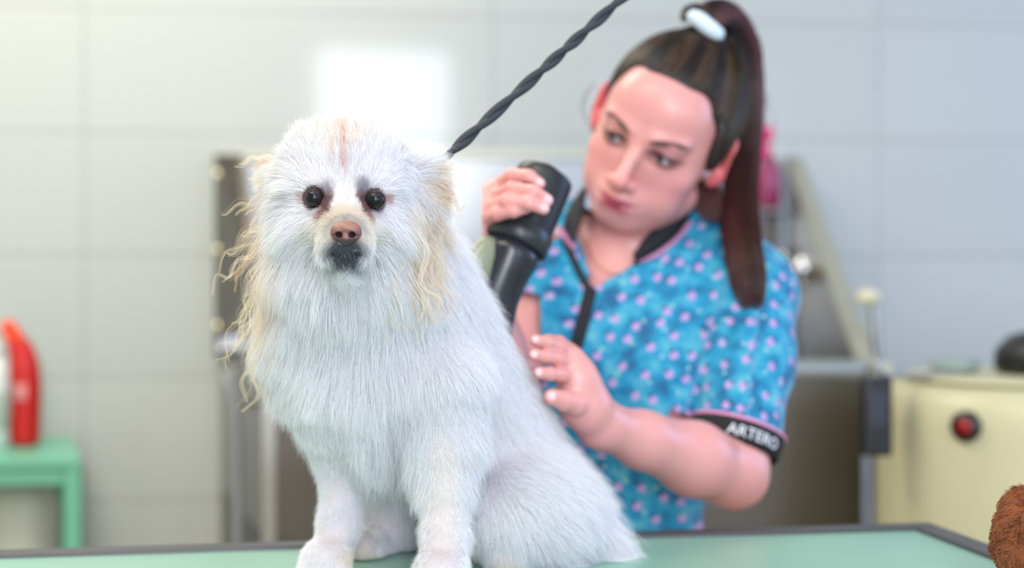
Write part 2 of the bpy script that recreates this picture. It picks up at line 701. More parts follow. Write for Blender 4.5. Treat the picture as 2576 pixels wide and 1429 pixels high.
link('table_top', from_bm('table_top', prism(tq(0.026, TW - 0.026, 0.026, TD - 0.026), TZ - 0.03, TZ, 0.001)), mint, table, smooth=False)
for nm, q in (('edging', tq(0, TW, 0, 0.028)), ('edging', tq(0, TW, TD - 0.028, TD)), ('edging', tq(0, 0.028, 0.0285, TD - 0.0285)), ('edging', tq(TW - 0.028, TW, 0.0285, TD - 0.0285))):
    link(nm, from_bm(nm, prism(q, TZ - 0.034, TZ + 0.004, 0.004, 3)), rubber, table, smooth=False)
for a, b in ((0.08, 0.08), (TW - 0.08, 0.08), (0.08, TD - 0.08), (TW - 0.08, TD - 0.08)):
    c = C0 - U * a + V * b
    link('leg', from_bm('leg', tube([(c.x, c.y, 0), (c.x, c.y, TZ - 0.033)], 0.018, 16)), steel, table)
c = C0 - U * TW / 2 + V * TD / 2
link('lower_frame', from_bm('lower_frame', box(c.x, c.y, 0.22, TW - 0.16, 0.03, 0.03, ta)), steel, table, smooth=False)

# ================================================================== DOG
dog = empty('dog', (0.0, 1.28, TZ), 'white fluffy small dog with damp fur sitting on the mint table', 'dog')
DH = 0.0022 if not QUICK else 0.0035
EYE_L = P(791, 498, 1.1200)
EYE_R = P(945, 503, 1.1200)
S = Solid((-0.26, 1.05, TZ - 0.006), (0.14, 1.50, 1.40), DH)
# trunk
S.ell(P(908, 905, 1.26), (.064, .080, .100), k=.03)
S.cone(P(975, 800, 1.285), P(1245, 1215, 1.36), .080, .074, k=.04)
S.cone(P(900, 560, 1.215), P(955, 830, 1.265), .056, .076, k=.04)
S.ell(P(1300, 1290, 1.330), (.068, .070, .052), k=.03)
# haunches and hind feet
S.ell(P(1320, 1290, 1.290), (.050, .058, .052), k=.03)
S.cone(P(1400, 1340, 1.33), P(1255, 1300, 1.25), .036, .030, k=.03)
S.chain([P(1270, 1330, 1.27), P(1330, 1385, 1.31), P(1300, 1404, 1.27), P(1275, 1412, 1.235)], [.028, .017, .014, .015], k=.012)
S.ell(P(1030, 1270, 1.37), (.055, .055, .062), k=.03)
S.chain([P(990, 1310, 1.35), P(1000, 1358, 1.37), P(960, 1368, 1.335), P(912, 1382, 1.295)], [.03, .017, .015, .0165], k=.012)
# front legs
S.chain([P(860, 980, 1.25), P(862, 1110, 1.262), P(852, 1330, 1.245), P(838, 1395, 1.238)], [.040, .021, .0135, .014], k=.02)
S.ell(A((P(822, 1400, 1.222).x, 1.222, TZ + .0155)), (.0205, .028, .0155), k=.01)
S.chain([P(1100, 980, 1.225), P(1124, 1110, 1.215), P(1118, 1370, 1.19), P(1112, 1440, 1.185)], [.045, .025, .0150, .015], k=.02)
S.ell(A((P(1108, 1400, 1.168).x, 1.168, TZ + .016)), (.022, .030, .016), k=.01)
for (cx, cy, r, s) in ((P(822, 1400, 1.222).x, 1.2, .0075, .012), (P(1108, 1400, 1.168).x, 1.143, .008, .013)):
    for j in (-1.5, -.5, .5, 1.5):
        S.cone((cx + j * s * .8, cy + .012, TZ + .012), (cx + j * s * .9, cy - .002 + .004 * abs(j), TZ + .008), r * .9, r * .85, k=.004)
# tail laid out to the right
S.chain([P(1390, 1330, 1.34), P(1450, 1362, 1.315), P(1500, 1378, 1.305)], [.028, .022, .014], k=.02)
# head
S.ell(P(869, 480, 1.178), (.049, .058, .047), k=.02)
S.ell(P(869, 425, 1.160), (.036, .034, .026), k=.02)
S.ell(P(808, 562, 1.158), (.028, .030, .034), k=.03)
S.ell(P(930, 567, 1.158), (.028, .030, .034), k=.03)
S.cone(P(869, 540, 1.145), P(870, 590, 1.100), .029, .0165, k=.018)
S.ell(P(850, 610, 1.100), (.0130, .012, .0105), k=.008)
S.ell(P(888, 610, 1.100), (.0130, .012, .0105), k=.008)
S.cone(P(869, 630, 1.150), P(869, 632, 1.103), .020, .0105, k=.006)
S.cone(P(815, 458, 1.132), P(785, 462, 1.138), .009, .008, k=.014)
S.cone(P(920, 462, 1.132), P(950, 467, 1.138), .009, .008, k=.014)
for e in (EYE_L, EYE_R):
    S.ell(A(e) + A((0, -.005, 0)), (.0078, .007, .0070), k=.004, sub=True)
# throat
S.ell(P(872, 690, 1.190), (.046, .040, .036), k=.03)
S.cone(P(872, 690, 1.19), P(880, 800, 1.225), .042, .050, k=.03)
# mouth line
for sgn in (-1, 1):
    S.cone(P(869, 626, 1.083), P(869 + sgn * 22, 641, 1.088), .0018, .0018, k=.002, sub=True)
    S.cone(P(869 + sgn * 22, 641, 1.088), P(869 + sgn * 62, 635, 1.112), .0018, .0016, k=.002, sub=True)
# ears, laid back and out
RE = np.array(Matrix.Rotation(math.radians(30), 3, 'Y') @ Matrix.Rotation(math.radians(25), 3, 'Z'))
S.ell(P(1045, 478, 1.185), (.020, .008, .028), RE @ np.array(Matrix.Rotation(math.radians(-65), 3, 'Y')), k=.010)
LE = np.array(Matrix.Rotation(math.radians(-35), 3, 'Y') @ Matrix.Rotation(math.radians(-25), 3, 'Z'))
S.ell(P(738, 480, 1.195), (.012, .008, .020), LE, k=.010)
S.half((0, 0, 1), TZ + .0008)
dog_me = S.mesh('body')
S = None


def blob(q, cx, cy, rx, ry, soft=1.0):
    """soft 0..1 mask around a spot of the coat"""
    d = ((q[:, 0] - cx) / rx) ** 2 + ((q[:, 1] - cy) / ry) ** 2
    return np.clip(1.4 - d * soft, 0, 1) ** 1.2


def lerp(a, b, t):
    return a + (np.asarray(b) - a) * t[:, None]


NSEED = {}


def coat(p, tip=False):
    """the coat's own colours: white, cream, tear stains, dark lips, tan ears"""
    q = screen(p)
    front = p[:, 1] < 1.16
    c = np.tile(A((.945, .93, .96)), (len(p), 1))
    n = NSEED.setdefault(len(p), rng.random(len(p)))
    c = c * (0.93 + 0.09 * n)[:, None]
    c = lerp(c, (.80, .70, .52), .75 * blob(q, 869, 545, 62, 30))
    c = lerp(c, (.84, .78, .66), .6 * blob(q, 869, 575, 100, 50))
    c = lerp(c, (.92, .88, .80), .5 * blob(q, 869, 350, 120, 50))
    # tan near the ears and on the side mane
    tan = (.86, .66, .40)
    ew = 1.0 if tip else .55
    c = lerp(c, tan, ew * .85 * blob(q, 1090, 455, 36, 50) * (n * .7 + .3))
    c = lerp(c, tan, ew * .8 * blob(q, 1040, 600, 45, 110) * (n > .55))
    c = lerp(c, tan, ew * .6 * blob(q, 672, 440, 28, 110) * (n > .5))
    c = lerp(c, tan, ew * .75 * blob(q, 690, 690, 38, 130) * (n > .45))
    c = lerp(c, (.80, .40, .28), .9 * blob(q, 1100, 470, 14, 30) * (n > .4))
    f = front.astype(float)
    c = lerp(c, (.80, .30, .18), f * .85 * blob(q, 866, 395, 6.5, 62) * (n > .25))
    for (x, y, rx, ry) in ((838, 380, 4, 30), (880, 385, 4, 26), (900, 370, 5, 22), (850, 345, 4, 18), (835, 410, 3, 25)):
        c = lerp(c, (.88, .52, .38), f * .6 * blob(q, x, y, rx, ry) * (n > .4))
    st = (.16, .045, .06)
    for (x, y, rx, ry, k) in ((824, 498, 14, 13, .95), (818, 520, 13, 15, .9), (804, 536, 13, 9, .6), (911, 500, 13, 12, .95), (920, 522, 11, 16, .9), (930, 540, 8, 11, .6),
                              (766, 497, 8, 12, .6), (972, 500, 8, 12, .6)):
        c = lerp(c, st if k > .7 else (.45, .17, .15), f * min(1, k * 1.15) * blob(q, x, y, rx * 1.15, ry * 1.15))
    c = lerp(c, (.30, .28, .36), f * .75 * blob(q, 822, 478, 20, 12))  # purple-grey brow shading painted into the coat, both sides
    c = lerp(c, (.30, .28, .36), f * .75 * blob(q, 912, 480, 20, 14))
    c = lerp(c, (.40, .38, .42), f * .5 * blob(q, 790, 524, 22, 6))
    c = lerp(c, (.40, .38, .42), f * .5 * blob(q, 946, 530, 22, 6))
    dk = (.035, .038, .065)
    c = lerp(c, dk, f * .97 * blob(q, 869, 626, 54, 33, 1.1) * (n > .03))
    c = lerp(c, dk, f * .95 * blob(q, 869, 646, 42, 18, 1.2) * (n > .06))
    c = lerp(c, (.25, .24, .28), f * .6 * blob(q, 869, 575, 48, 36))
    c = lerp(c, (.25, .24, .28), f * .5 * blob(q, 869, 548, 10, 6))
    c = lerp(c, (.15, .14, .16), f * .8 * blob(q, 790, 630, 7, 5))
    c = lerp(c, (.15, .14, .16), f * .8 * blob(q, 940, 634, 7, 5))
    c = lerp(c, (.90, .85, .72), .35 * blob(q, 1110, 1250, 40, 160) * (n > .3))
    c = lerp(c, (.92, .80, .60), .5 * blob(q, 900, 1400, 50, 30))
    c = lerp(c, (.85, .72, .60), .5 * blob(q, 1290, 1415, 60, 22))
    return c


dv = vcoords(dog_me)
dc = coat(dv)
dc = dc * A((.56, .50, .50))
qs = screen(dv)
dc = lerp(dc, (.78, .52, .48), .7 * blob(qs, 1100, 505, 26, 40))
for e in (EYE_L, EYE_R):
    dd = np.linalg.norm(dv - A(e), axis=1)
    dc = lerp(dc, (.05, .03, .035), np.clip((.0122 - dd) / .0025, 0, 1))
set_col(dog_me, dc)
skin_dog = mat('dog_skin', attr='col', rough=.6)
dog_body = link('body', dog_me, skin_dog, dog)

# ---- coat direction guides: x, y, direction on the coat, length (mm), lift, clumping
G = np.array([
    (868, 330, 0, -1, 22, 1.0, .45), (770, 350, -.6, -1, 26, 1.0, .45), (980, 350, .6, -1, 28, 1.0, .45), (700, 400, -1, -.6, 34, 1.1, .55),
    (1040, 400, 1, -.6, 36, 1.0, .55), (930, 330, .3, -1, 24, 1.0, .45), (810, 330, -.3, -1, 24, 1.0, .45), (868, 400, .0, -1, 20, .35, .6), (810, 410, -.25, -1, 18, .35, .6), (930, 410, .25, -1, 18, .35, .6),
    (868, 460, 0, -1, 14, .2, .6), (835, 465, -.15, -1, 12, .2, .6), (903, 468, .15, -1, 12, .2, .6),
    (780, 455, -.8, -.8, 9, .2, .5), (955, 460, .8, -.8, 9, .2, .5), (868, 500, 0, -1, 8, .2, .4), (868, 525, 0, -1, 5, .15, .3),
    (845, 540, -.7, -.5, 4.5, .15, .3), (892, 540, .7, -.5, 4.5, .15, .3), (830, 590, -1, .4, 5, .2, .3), (910, 590, 1, .4, 5, .2, .3),
    (868, 615, 0, 1, 3.2, .25, .1), (845, 618, -.5, 1, 3.2, .25, .1), (893, 618, .5, 1, 3.2, .25, .1), (868, 650, 0, 1, 5, .3, .2),
    (815, 500, .1, -1, 5, .15, .2), (922, 503, -.1, -1, 5, .15, .2), (790, 528, -.4, .9, 6, .15, .2), (946, 533, .4, .9, 6, .15, .2), (765, 500, -1, .1, 6, .15, .3), (972, 503, 1, .1, 6, .15, .3),
    (795, 575, -1, .5, 13, .2, .4), (945, 580, 1, .5, 13, .2, .4), (800, 640, -.6, 1, 26, .25, .55), (935, 645, .5, 1, 26, .25, .55),
    (868, 680, 0, 1, 34, .3, .6), (740, 470, -1, -.1, 26, .45, .6), (1000, 470, 1, .1, 18, .25, .5), (690, 480, -1, .1, 30, .8, .75), (680, 560, -1, .5, 36, .75, .8),
    (740, 560, -1, .6, 36, .45, .65), (1000, 570, .8, .9, 34, .35, .65), (1050, 520, .8, .7, 30, .5, .7), (1090, 490, 1, .4, 24, .6, .7), (1060, 600, .45, 1, 42, .4, .85),
    (720, 650, -.7, 1, 42, .5, .7), (680, 640, -.9, .9, 46, .7, .85), (800, 700, -.2, 1, 40, .3, .6), (868, 750, 0, 1, 46, .2, .65), (950, 700, .2, 1, 42, .25, .6), (1030, 680, .3, 1, 48, .35, .75),
    (1130, 660, .6, 1, 30, .3, .5), (1190, 700, .8, 1, 26, .35, .5), (700, 800, -.6, 1, 48, .6, .7), (770, 820, -.25, 1, 44, .3, .55), (950, 820, .12, 1, 40, .2, .5), (1080, 820, .3, 1, 34, .2, .45),
    (1200, 820, .6, 1, 26, .25, .4), (1270, 850, .8, 1, 22, .3, .4), (730, 930, -.4, 1, 34, .5, .6), (820, 940, -.1, 1, 42, .25, .55), (930, 960, .1, 1, 42, .2, .5), (1060, 980, .2, 1, 34, .15, .45),
    (1180, 980, .4, 1, 28, .15, .4), (1320, 960, .6, 1, 22, .3, .4), (780, 1040, -.25, 1, 22, .35, .55), (830, 1070, -.1, 1, 18, .15, .5), (920, 1080, 0, 1, 44, .2, .6), (1000, 1100, .05, 1, 50, .2, .6), 
    (1220, 1100, .35, 1, 30, .15, .4), (1380, 1100, .6, 1, 26, .3, .4), (950, 1180, .05, 1, 42, .15, .6), (1010, 1190, .05, 1, 44, .15, .6), (1200, 1200, .3, 1, 30, .15, .45),
    (1320, 1220, .55, .9, 36, .2, .45), (1450, 1230, .8, .8, 34, .35, .5), (1280, 1330, .3, 1, 34, .15, .45), (1400, 1330, .8, .6, 44, .3, .5), (1500, 1340, 1, .55, 48, .4, .55), (1540, 1390, 1, .35, 44, .4, .55),
    (840, 1140, -.1, 1, 10, .12, .4), (850, 1230, 0, 1, 8, .1, .4), (850, 1330, 0, 1, 7, .12, .4), (825, 1410, -.2, 1, 6, .2, .3),
    (1128, 1160, .1, 1, 10, .1, .5), (1110, 1080, .1, 1, 16, .1, .5), (1118, 1270, 0, 1, 8, .1, .6), (1115, 1370, 0, 1, 7, .12, .5), (1110, 1425, 0, 1, 6, .2, .3),
    (1150, 1270, .5, 1, 14, .2, .4), (885, 1240, .3, 1, 12, .2, .4), (960, 1320, -.2, 1, 14, .2, .4), (905, 1395, -.5, .6, 7, .2, .3), (1280, 1415, -.5, .6, 8, .2, .3),
])


G[:, 6] = np.where(G[:, 1] < 480, np.minimum(G[:, 6] + .28, .9), np.minimum(G[:, 6] + .08, .9))


def field(q, pw=3.2):
    out = np.zeros((len(q), 5))
    for i in range(0, len(q), 20000):
        d = q[i:i + 20000, None, :] - G[None, :, :2]
        w_ = 1 / ((d ** 2).sum(2) + 120) ** (pw / 2)
        w_ /= w_.sum(1, keepdims=True)
        out[i:i + 20000] = w_ @ G[:, 2:]
    return out


def fold_noise(p, scale, seed):
    r = np.random.default_rng(seed)
    out = np.zeros((len(p), 3))
    for _ in range(6):
        k = r.normal(size=(3, 3)) * scale
        ph = r.random(3) * 6.28
        out += np.sin(p @ k + ph)
    return out / 3


def grow(p, n, fl, K=7, grav=.35, jitter=.18, clump_size=.006, lenvar=.3, wave=.0):
    """strands that leave the skin along n, lie over in the guide direction, and gather into locks"""
    N = len(p)
    t = np.stack([fl[:, 0], np.zeros(N), -fl[:, 1]], 1)
    t = unit(t)
    # let the nap run around the body instead of only across the view
    t = t - n * (t * n).sum(1, keepdims=True)
    bad = np.linalg.norm(t, axis=1) < .25
    t[bad] += A((0, 0, -.5))
    t = t - n * (t * n).sum(1, keepdims=True)
    t = unit(t)
    t = unit(t + .35 * fold_noise(p, 45, 3) * .5 + jitter * rng.normal(size=(N, 3)))
    L = fl[:, 2] * .001 * (1 - lenvar + lenvar * 1.3 * rng.random(N))
    lift = fl[:, 3] * (.7 + .6 * rng.random(N))
    pos = np.zeros((N, K, 3))
    pos[:, 0] = p - n * .001
    cur = pos[:, 0].copy()
    lf = (L > .018).astype(float)
    fly = rng.random(N) < .10
    lift = np.where(fly, lift + .5, lift)
    L = np.where(fly & (L > .012), L * 1.15, L)
    ax = unit(np.cross(t, n))
    ph = rng.random(N) * 6.28
    for k in range(1, K):
        s = k / (K - 1)
        d = unit(t + n * (lift * (1.15 - s) * 1.5)[:, None] + A((0, 0, -1)) * (grav * s * lf)[:, None])
        if wave:
            d = unit(d + ax * (wave * np.sin(ph + s * 9))[:, None])
        cur = cur + d * (L / (K - 1))[:, None]
        pos[:, k] = cur
    # locks
    for size, amt in ((clump_size * 2.6, .35), (clump_size, .9), (clump_size * .38, .8)):
        ng = max(50, int(N * min(1, (.0009 / size) ** 2)))
        g = rng.choice(N, ng, replace=False)
        kd = KDTree(ng)
        for j, gi in enumerate(g):
            kd.insert(p[gi], j)
        kd.balance()
        near = np.array([kd.find(x)[1] for x in p])
        gi = g[near]
        a = fl[:, 4] * amt * (.45 + .5 * rng.random(N)) * np.where(fly, .3, 1)
        for k in range(1, K):
            s = (k / (K - 1)) ** 1.1
            f = (a * s * .85)[:, None]
            pos[:, k] = pos[:, k] * (1 - f) + pos[gi, k] * f
    return pos


def keep_dog(c):
    q = screen(c)
    w_ = np.ones(len(c))
    w_[(c[:, 1] > 1.36)] *= .5
    for e in (EYE_L, EYE_R):
        w_[np.linalg.norm((c - A(e)) * A((1, .7, 1.1)), axis=1) < .0084] = 0
    nose = (np.abs(q[:, 0] - 870) / 40) ** 2 + (np.abs(q[:, 1] - 584) / 34) ** 2 < 1
    w_[nose & (c[:, 1] < 1.115)] = 0
    w_[c[:, 2] < TZ + .003] = 0
    face = (c[:, 1] < 1.15) & (q[:, 1] < 680) & (q[:, 0] > 740) & (q[:, 0] < 1000)
    w_[face] *= 4.0
    w_[(q[:, 1] > 1150) & (c[:, 1] < 1.27) & ((q[:, 0] < 910) | ((q[:, 0] > 1060) & (q[:, 0] < 1190)))] *= 2.2
    return w_


NF = 370000
p, n = sample_mesh(dog_me, NF, keep_dog)
fl = field(screen(p))
fur_m = hair_mat('dog_fur', .5, .08, .42)
pos = grow(p, n, fl, jitter=.22)
pos[:, :, 2] = np.maximum(pos[:, :, 2], TZ + .0015)
cr, ct = coat(p), coat(p, True)
L = fl[:, 2]
rr = np.where(L < 9, .000085, .000115)
fur = hair_object('fur', pos, rr, rr * .25, cr, fur_m, dog, ct)
fur['label'] = 'white coat with tan stained tips'

# ---- long damp locks at the sides of the head
def locks(spots, name, col, colt, count, seed):
    r = np.random.default_rng(seed)
    P_, = [[]]
    out = []
    cr_, ct_ = [], []
    K = 14
    for (px, py, Y, dx, dy, L_, spread, curl) in spots:
        for i in range(count):
            base = A(P(px + r.normal() * spread, py + r.normal() * spread, Y + r.normal() * .006))
            d = unit(A((dx, -.15 + r.normal() * .25, -dy)) + r.normal(size=3) * .22)
            a = unit(np.cross(d, A((0, 1, 0)) + r.normal(size=3) * .2))
            b = np.cross(d, a)
            LL = L_ * (.55 + .6 * r.random())
            amp = curl * LL * (.5 + r.random())
            fr = 3.5 + 4 * r.random()
            ph = r.random() * 6.28
            strands = r.integers(4, 11)
            cc = A(col) * (.85 + .25 * r.random()) if r.random() < .6 else A((.92, .88, .80))
            if r.random() < .05:
                cc = A((.80, .46, .26))
            for j in range(strands):
                o_ = r.normal(size=3) * .0022
                pts = []
                for k in range(K):
                    s = k / (K - 1)
                    g = A((0, 0, -1)) * .30 * s * s * LL
                    pts.append(base + o_ * (1 - .75 * s) + d * LL * s + g + amp * s * (math.sin(ph + fr * s * 2) * a + .6 * math.cos(ph + fr * s * 1.7) * b))
                out.append(pts)
                cr_.append(cc)
                ct_.append(cc * A((.95, .85, .7)))
    return np.array(out), np.array(cr_), np.array(ct_)


spots = [
    (705, 410, 1.19, -1, -.1, .036, 14, .10), (705, 450, 1.19, -1, .2, .030, 16, .10), (700, 500, 1.19, -1, .35, .034, 16, .10), (690, 550, 1.185, -1, .5, .036, 16, .10),
    (672, 600, 1.185, -1, .75, .050, 16, .12), (680, 660, 1.19, -.7, 1, .055, 16, .12), (675, 720, 1.20, -.5, 1, .055, 18, .12), (672, 790, 1.21, -.35, 1, .05, 18, .14),
    (690, 860, 1.22, -.35, 1, .045, 18, .14),
    (1085, 430, 1.19, 1, -.1, .022, 10, .12), (1095, 480, 1.19, 1, .35, .026, 12, .12), (1085, 530, 1.185, .45, 1, .038, 12, .13), (1060, 560, 1.165, .15, 1, .058, 13, .12), (1035, 580, 1.155, .05, 1, .062, 14, .12),
    (1080, 600, 1.175, .15, 1, .050, 12, .15), (1010, 600, 1.15, -.05, 1, .06, 12, .1), (1050, 640, 1.17, .0, 1, .055, 16, .13), (1075, 660, 1.19, .1, 1, .05, 16, .14),
]
lp, lc, lt = locks(spots, 'damp_lock', (.90, .80, .62), None, 7, 5)
lk = hair_object('damp_locks', lp, .00010, .00004, lc, fur_m, dog, lt)
lk['label'] = 'damp tan locks hanging beside the ears'
# whiskers
wp = []
for sgn in (-1, 1):
    for j in range(5):
        b0 = A(P(869 + sgn * (38 + 3 * (j % 3)), 590 + 5 * j, 1.105))
        d = unit(A((sgn, -.15 + .1 * random.random(), .25 - .09 * j)))
        Lw = .028 + .012 * random.random()
        wp.append([b0 + d * Lw * s + A((0, 0, -.006)) * s * s for s in np.linspace(0, 1, 14)])
hair_object('whiskers', np.array(wp), .00009, .00003, A((.85, .85, .88)), fur_m, dog)


# ---- eyes
def eye_mat():
    m = bpy.data.materials.new('dog_eye')
    m.use_nodes = True
    nt = m.node_tree
    b = nt.nodes['Principled BSDF']
    tc = nt.nodes.new('ShaderNodeTexCoord')
    sp = nt.nodes.new('ShaderNodeSeparateXYZ')
    nt.links.new(tc.outputs['Object'], sp.inputs[0])
    mt = nt.nodes.new('ShaderNodeVectorMath')
    mt.operation = 'MULTIPLY'
    mt.inputs[1].default_value = (1, 0, 1)
    nt.links.new(tc.outputs['Object'], mt.inputs[0])
    ln = nt.nodes.new('ShaderNodeVectorMath')
    ln.operation = 'LENGTH'
    nt.links.new(mt.outputs[0], ln.inputs[0])
    cr_ = nt.nodes.new('ShaderNodeValToRGB')
    e = cr_.color_ramp.elements
    e[0].position = 0
    e[0].color = (.004, .006, .012, 1)
    e[1].position = 1
    e[1].color = (.012, .006, .006, 1)
    for ps, cc in ((.54, (.003, .006, .012, 1)), (.60, (.022, .011, .008, 1)), (.72, (.036, .020, .015, 1)), (.78, (.01, .006, .006, 1))):
        x = e.new(ps)
        x.color = cc
    mp = nt.nodes.new('ShaderNodeMath')
    mp.operation = 'MULTIPLY'
    mp.inputs[1].default_value = 1 / .0082
    nt.links.new(ln.outputs['Value'], mp.inputs[0])
    nt.links.new(mp.outputs[0], cr_.inputs[0])
    nt.links.new(cr_.outputs[0], b.inputs['Base Color'])
    b.inputs['Roughness'].default_value = .4
    b.inputs['Specular IOR Level'].default_value = .1
    b.inputs['Coat Weight'].default_value = .8
    b.inputs['Coat Roughness'].default_value = .01
    b.inputs['Coat IOR'].default_value = 1.33
    return m


em = eye_mat()
rim_m = mat('eyelid_rim', (.03, .018, .02, 1), .35)
for e in (EYE_L, EYE_R):
    bm = bmesh.new()
    bmesh.ops.create_uvsphere(bm, u_segments=40, v_segments=24, radius=.0080)
    me = from_bm('eye', bm)
    o = link('eye', me, em, dog)
    o.location = e
    sg = -1 if e is EYE_L else 1
    pts = []
    for k in range(49):
        a = 2 * math.pi * k / 48
        x = .0069 * math.cos(a)
        z = .0058 * math.sin(a) * (1 if math.sin(a) > 0 else .95)
        y = -.0034 + .0022 * abs(math.cos(a)) ** 2
        pts.append((e.x + x, e.y + y - .0003, e.z + z + .0002))
    link('eyelid', from_bm('eyelid', tube(pts, .0012, 10)), rim_m, dog)

# ---- nose
NC = P(870, 584, 1.0790)
N_ = Solid(A(NC) - A((.018, .014, .016)), A(NC) + A((.018, .022, .016)), .0005)
N_.ell(A(NC) + A((0, .004, .0028)), (.0105, .0085, .0060), k=.003)
N_.ell(A(NC) + A((-.0062, .0018, -.0002)), (.0056, .0062, .0062), k=.002)
N_.ell(A(NC) + A((.0062, .0018, -.0002)), (.0056, .0062, .0062), k=.002)
N_.ell(A(NC) + A((0, .002, -.0048)), (.0058, .0060, .0052), k=.003)
N_.ell(A(NC) + A((0, .010, -.001)), (.010, .010, .0085), k=.004)
for sg in (-1, 1):
    N_.ell(A(NC) + A((sg * .0050, -.0050, -.0022)), (.0027, .0056, .0024), k=.0010, sub=True)
    N_.cone(A(NC) + A((sg * .0060, -.0046, -.0030)), A(NC) + A((sg * .0105, -.0010, -.0030)), .0011, .0007, k=.001, sub=True)
N_.cone(A(NC) + A((0, -.0062, -.0030)), A(NC) + A((0, -.004, -.0105)), .0004, .0006, k=.0008, sub=True)
nm_ = N_.mesh('nose')
nv = vcoords(nm_) - A(NC)
ncol = np.tile(A((.42, .17, .145)), (len(nv), 1))
ncol = lerp(ncol, (.62, .30, .19), np.clip((nv[:, 2] - .001) / .004, 0, 1))
ncol = lerp(ncol, (.10, .065, .075), np.clip((-.0035 - nv[:, 2]) / .003, 0, 1))
ncol = lerp(ncol, (.12, .09, .10), np.clip((np.abs(nv[:, 0]) - .0105) / .0015, 0, 1))
for sg in (-1, 1):
    dd = np.sqrt(((nv[:, 0] - sg * .0052) / .0033) ** 2 + ((nv[:, 2] + .0022) / .0030) ** 2)
    ncol = lerp(ncol, (.012, .008, .01), np.clip(1.35 - dd, 0, 1) * (nv[:, 1] > -.0052))
ncol = ncol * A((.46, .44, .48))
set_col(nm_, ncol)
nose_m = mat('dog_nose', attr='col', rough=.38, bump=(1400, .35, .0006))
link('nose', nm_, nose_m, dog)
# ================================================================== BACKGROUND THINGS
cW, sW = math.cos(WA), math.sin(WA)


def WP(px, py, d):
    r = (px - 1288) / FX
    s = (r * (3 - d * cW) - d * sW) / (cW - r * sW)
    p = W(s, d)
    p.z = CAM_Z - (py - 714.5) / FX * p.y
    return p


def down(p, z):
    return Vector((p.x, p.y, z))


tub_m = mat('tub_steel', srgb(150, 148, 146), 0.30, 1.0, noise=(2.5, 0.5, srgb(120, 116, 112)))
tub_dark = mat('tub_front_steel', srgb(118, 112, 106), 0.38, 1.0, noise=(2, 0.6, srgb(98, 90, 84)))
edge_m = mat('tub_flange_steel', srgb(190, 188, 170), 0.45, 0.6)
tubc = WP(1400, 900, .3)
tub = empty('dog_bath', (tubc.x, tubc.y, 0), 'stainless steel dog bath with tall splash panels against the tiled wall', 'bath')
FR = WP(2165, 930, .62)
RZ = FR.z
FL = down(WP(668, 985, .62), RZ)
BR = down(WP(1985, 900, .02), RZ)
BL = down(WP(556, 900, .02), RZ)
q = [FL, FR, BR, BL]
# basin: floor sheet and four sides
bm = bmesh.new()
cen = sum(q, Vector()) / 4
inn = [cen + (v - cen) * .95 for v in q]
zb = RZ - .24
o0 = [bm.verts.new(down(v, RZ)) for v in q]
o1 = [bm.verts.new(down(v, zb - .03)) for v in q]
i0 = [bm.verts.new(down(v, RZ)) for v in inn]
i1 = [bm.verts.new(down(v, zb)) for v in inn]
for k in range(4):
    j = (k + 1) % 4
    bm.faces.new((o0[k], o0[j], i0[j], i0[k]))
    bm.faces.new((o1[k], o1[j], o0[j], o0[k]))
    bm.faces.new((i0[k], i0[j], i1[j], i1[k]))
bm.faces.new(i1)
bm.faces.new(o1[::-1])
link('basin', from_bm('basin', bm), tub_m, tub, smooth=False)
# front skirt, side skirts
for nm, a, b in (('front_panel', FL, FR), ('side_panel', FR, BR), ('side_panel', BL, FL)):
    quad = [down(a, .14), down(b, .14), down(b, zb - .032), down(a, zb - .032)]
    dirn = (b - a).cross(Vector((0, 0, 1)))
    bmx = slab(quad, .012, -dirn, .002)
    link(nm, from_bm(nm, bmx), tub_dark, tub, smooth=False)
link('front_panel', from_bm('front_panel', slab([down(FL, zb - .03) + WN * .003, down(FR, zb - .03) + WN * .003, down(FR, RZ - .022) + WN * .003, down(FL, RZ - .022) + WN * .003], .010, WN, .002)), tub_dark, tub, smooth=False)
link('rim', from_bm('rim', tube([FL + WN * .006, FR + WN * .006], .018, 16)), edge_m, tub)
for v in q:
    c = down(cen + (v - cen) * .93, 0)
    link('leg', from_bm('leg', tube([c, down(c, .14)], .02, 14)), steel, tub)
# splash back
st0, st1 = WP(552, 388, .025), WP(1960, 388, .025)
link('splash_back', from_bm('splash_back', slab([down(st0, RZ), down(st1, RZ), st1, st0], .012, WN, .002)), tub_m, tub, smooth=False)
link('top_flange', from_bm('top_flange', slab([st0 - Vector((0, 0, .012)), st1 - Vector((0, 0, .012)), st1 + Vector((0, 0, .004)), st0 + Vector((0, 0, .004))], .030, WN, .004)), edge_m, tub, smooth=False)
# right side splash with its slanted flange
a, b = WP(1975, 395, .04), down(WP(1990, 395, .04), RZ)
c = FR + Vector((0, 0, .004)) + WT * (-.005)
link('side_splash', from_bm('side_splash', slab([a, b, c], .008, WT, 0)), tub_m, tub, smooth=False)
sl = c - a
link('slanted_flange', from_bm('slanted_flange', slab([a + WT * -.002, c + WT * -.002, c + WT * .034, a + WT * .034], .014, WN, .003)), edge_m, tub, smooth=False)
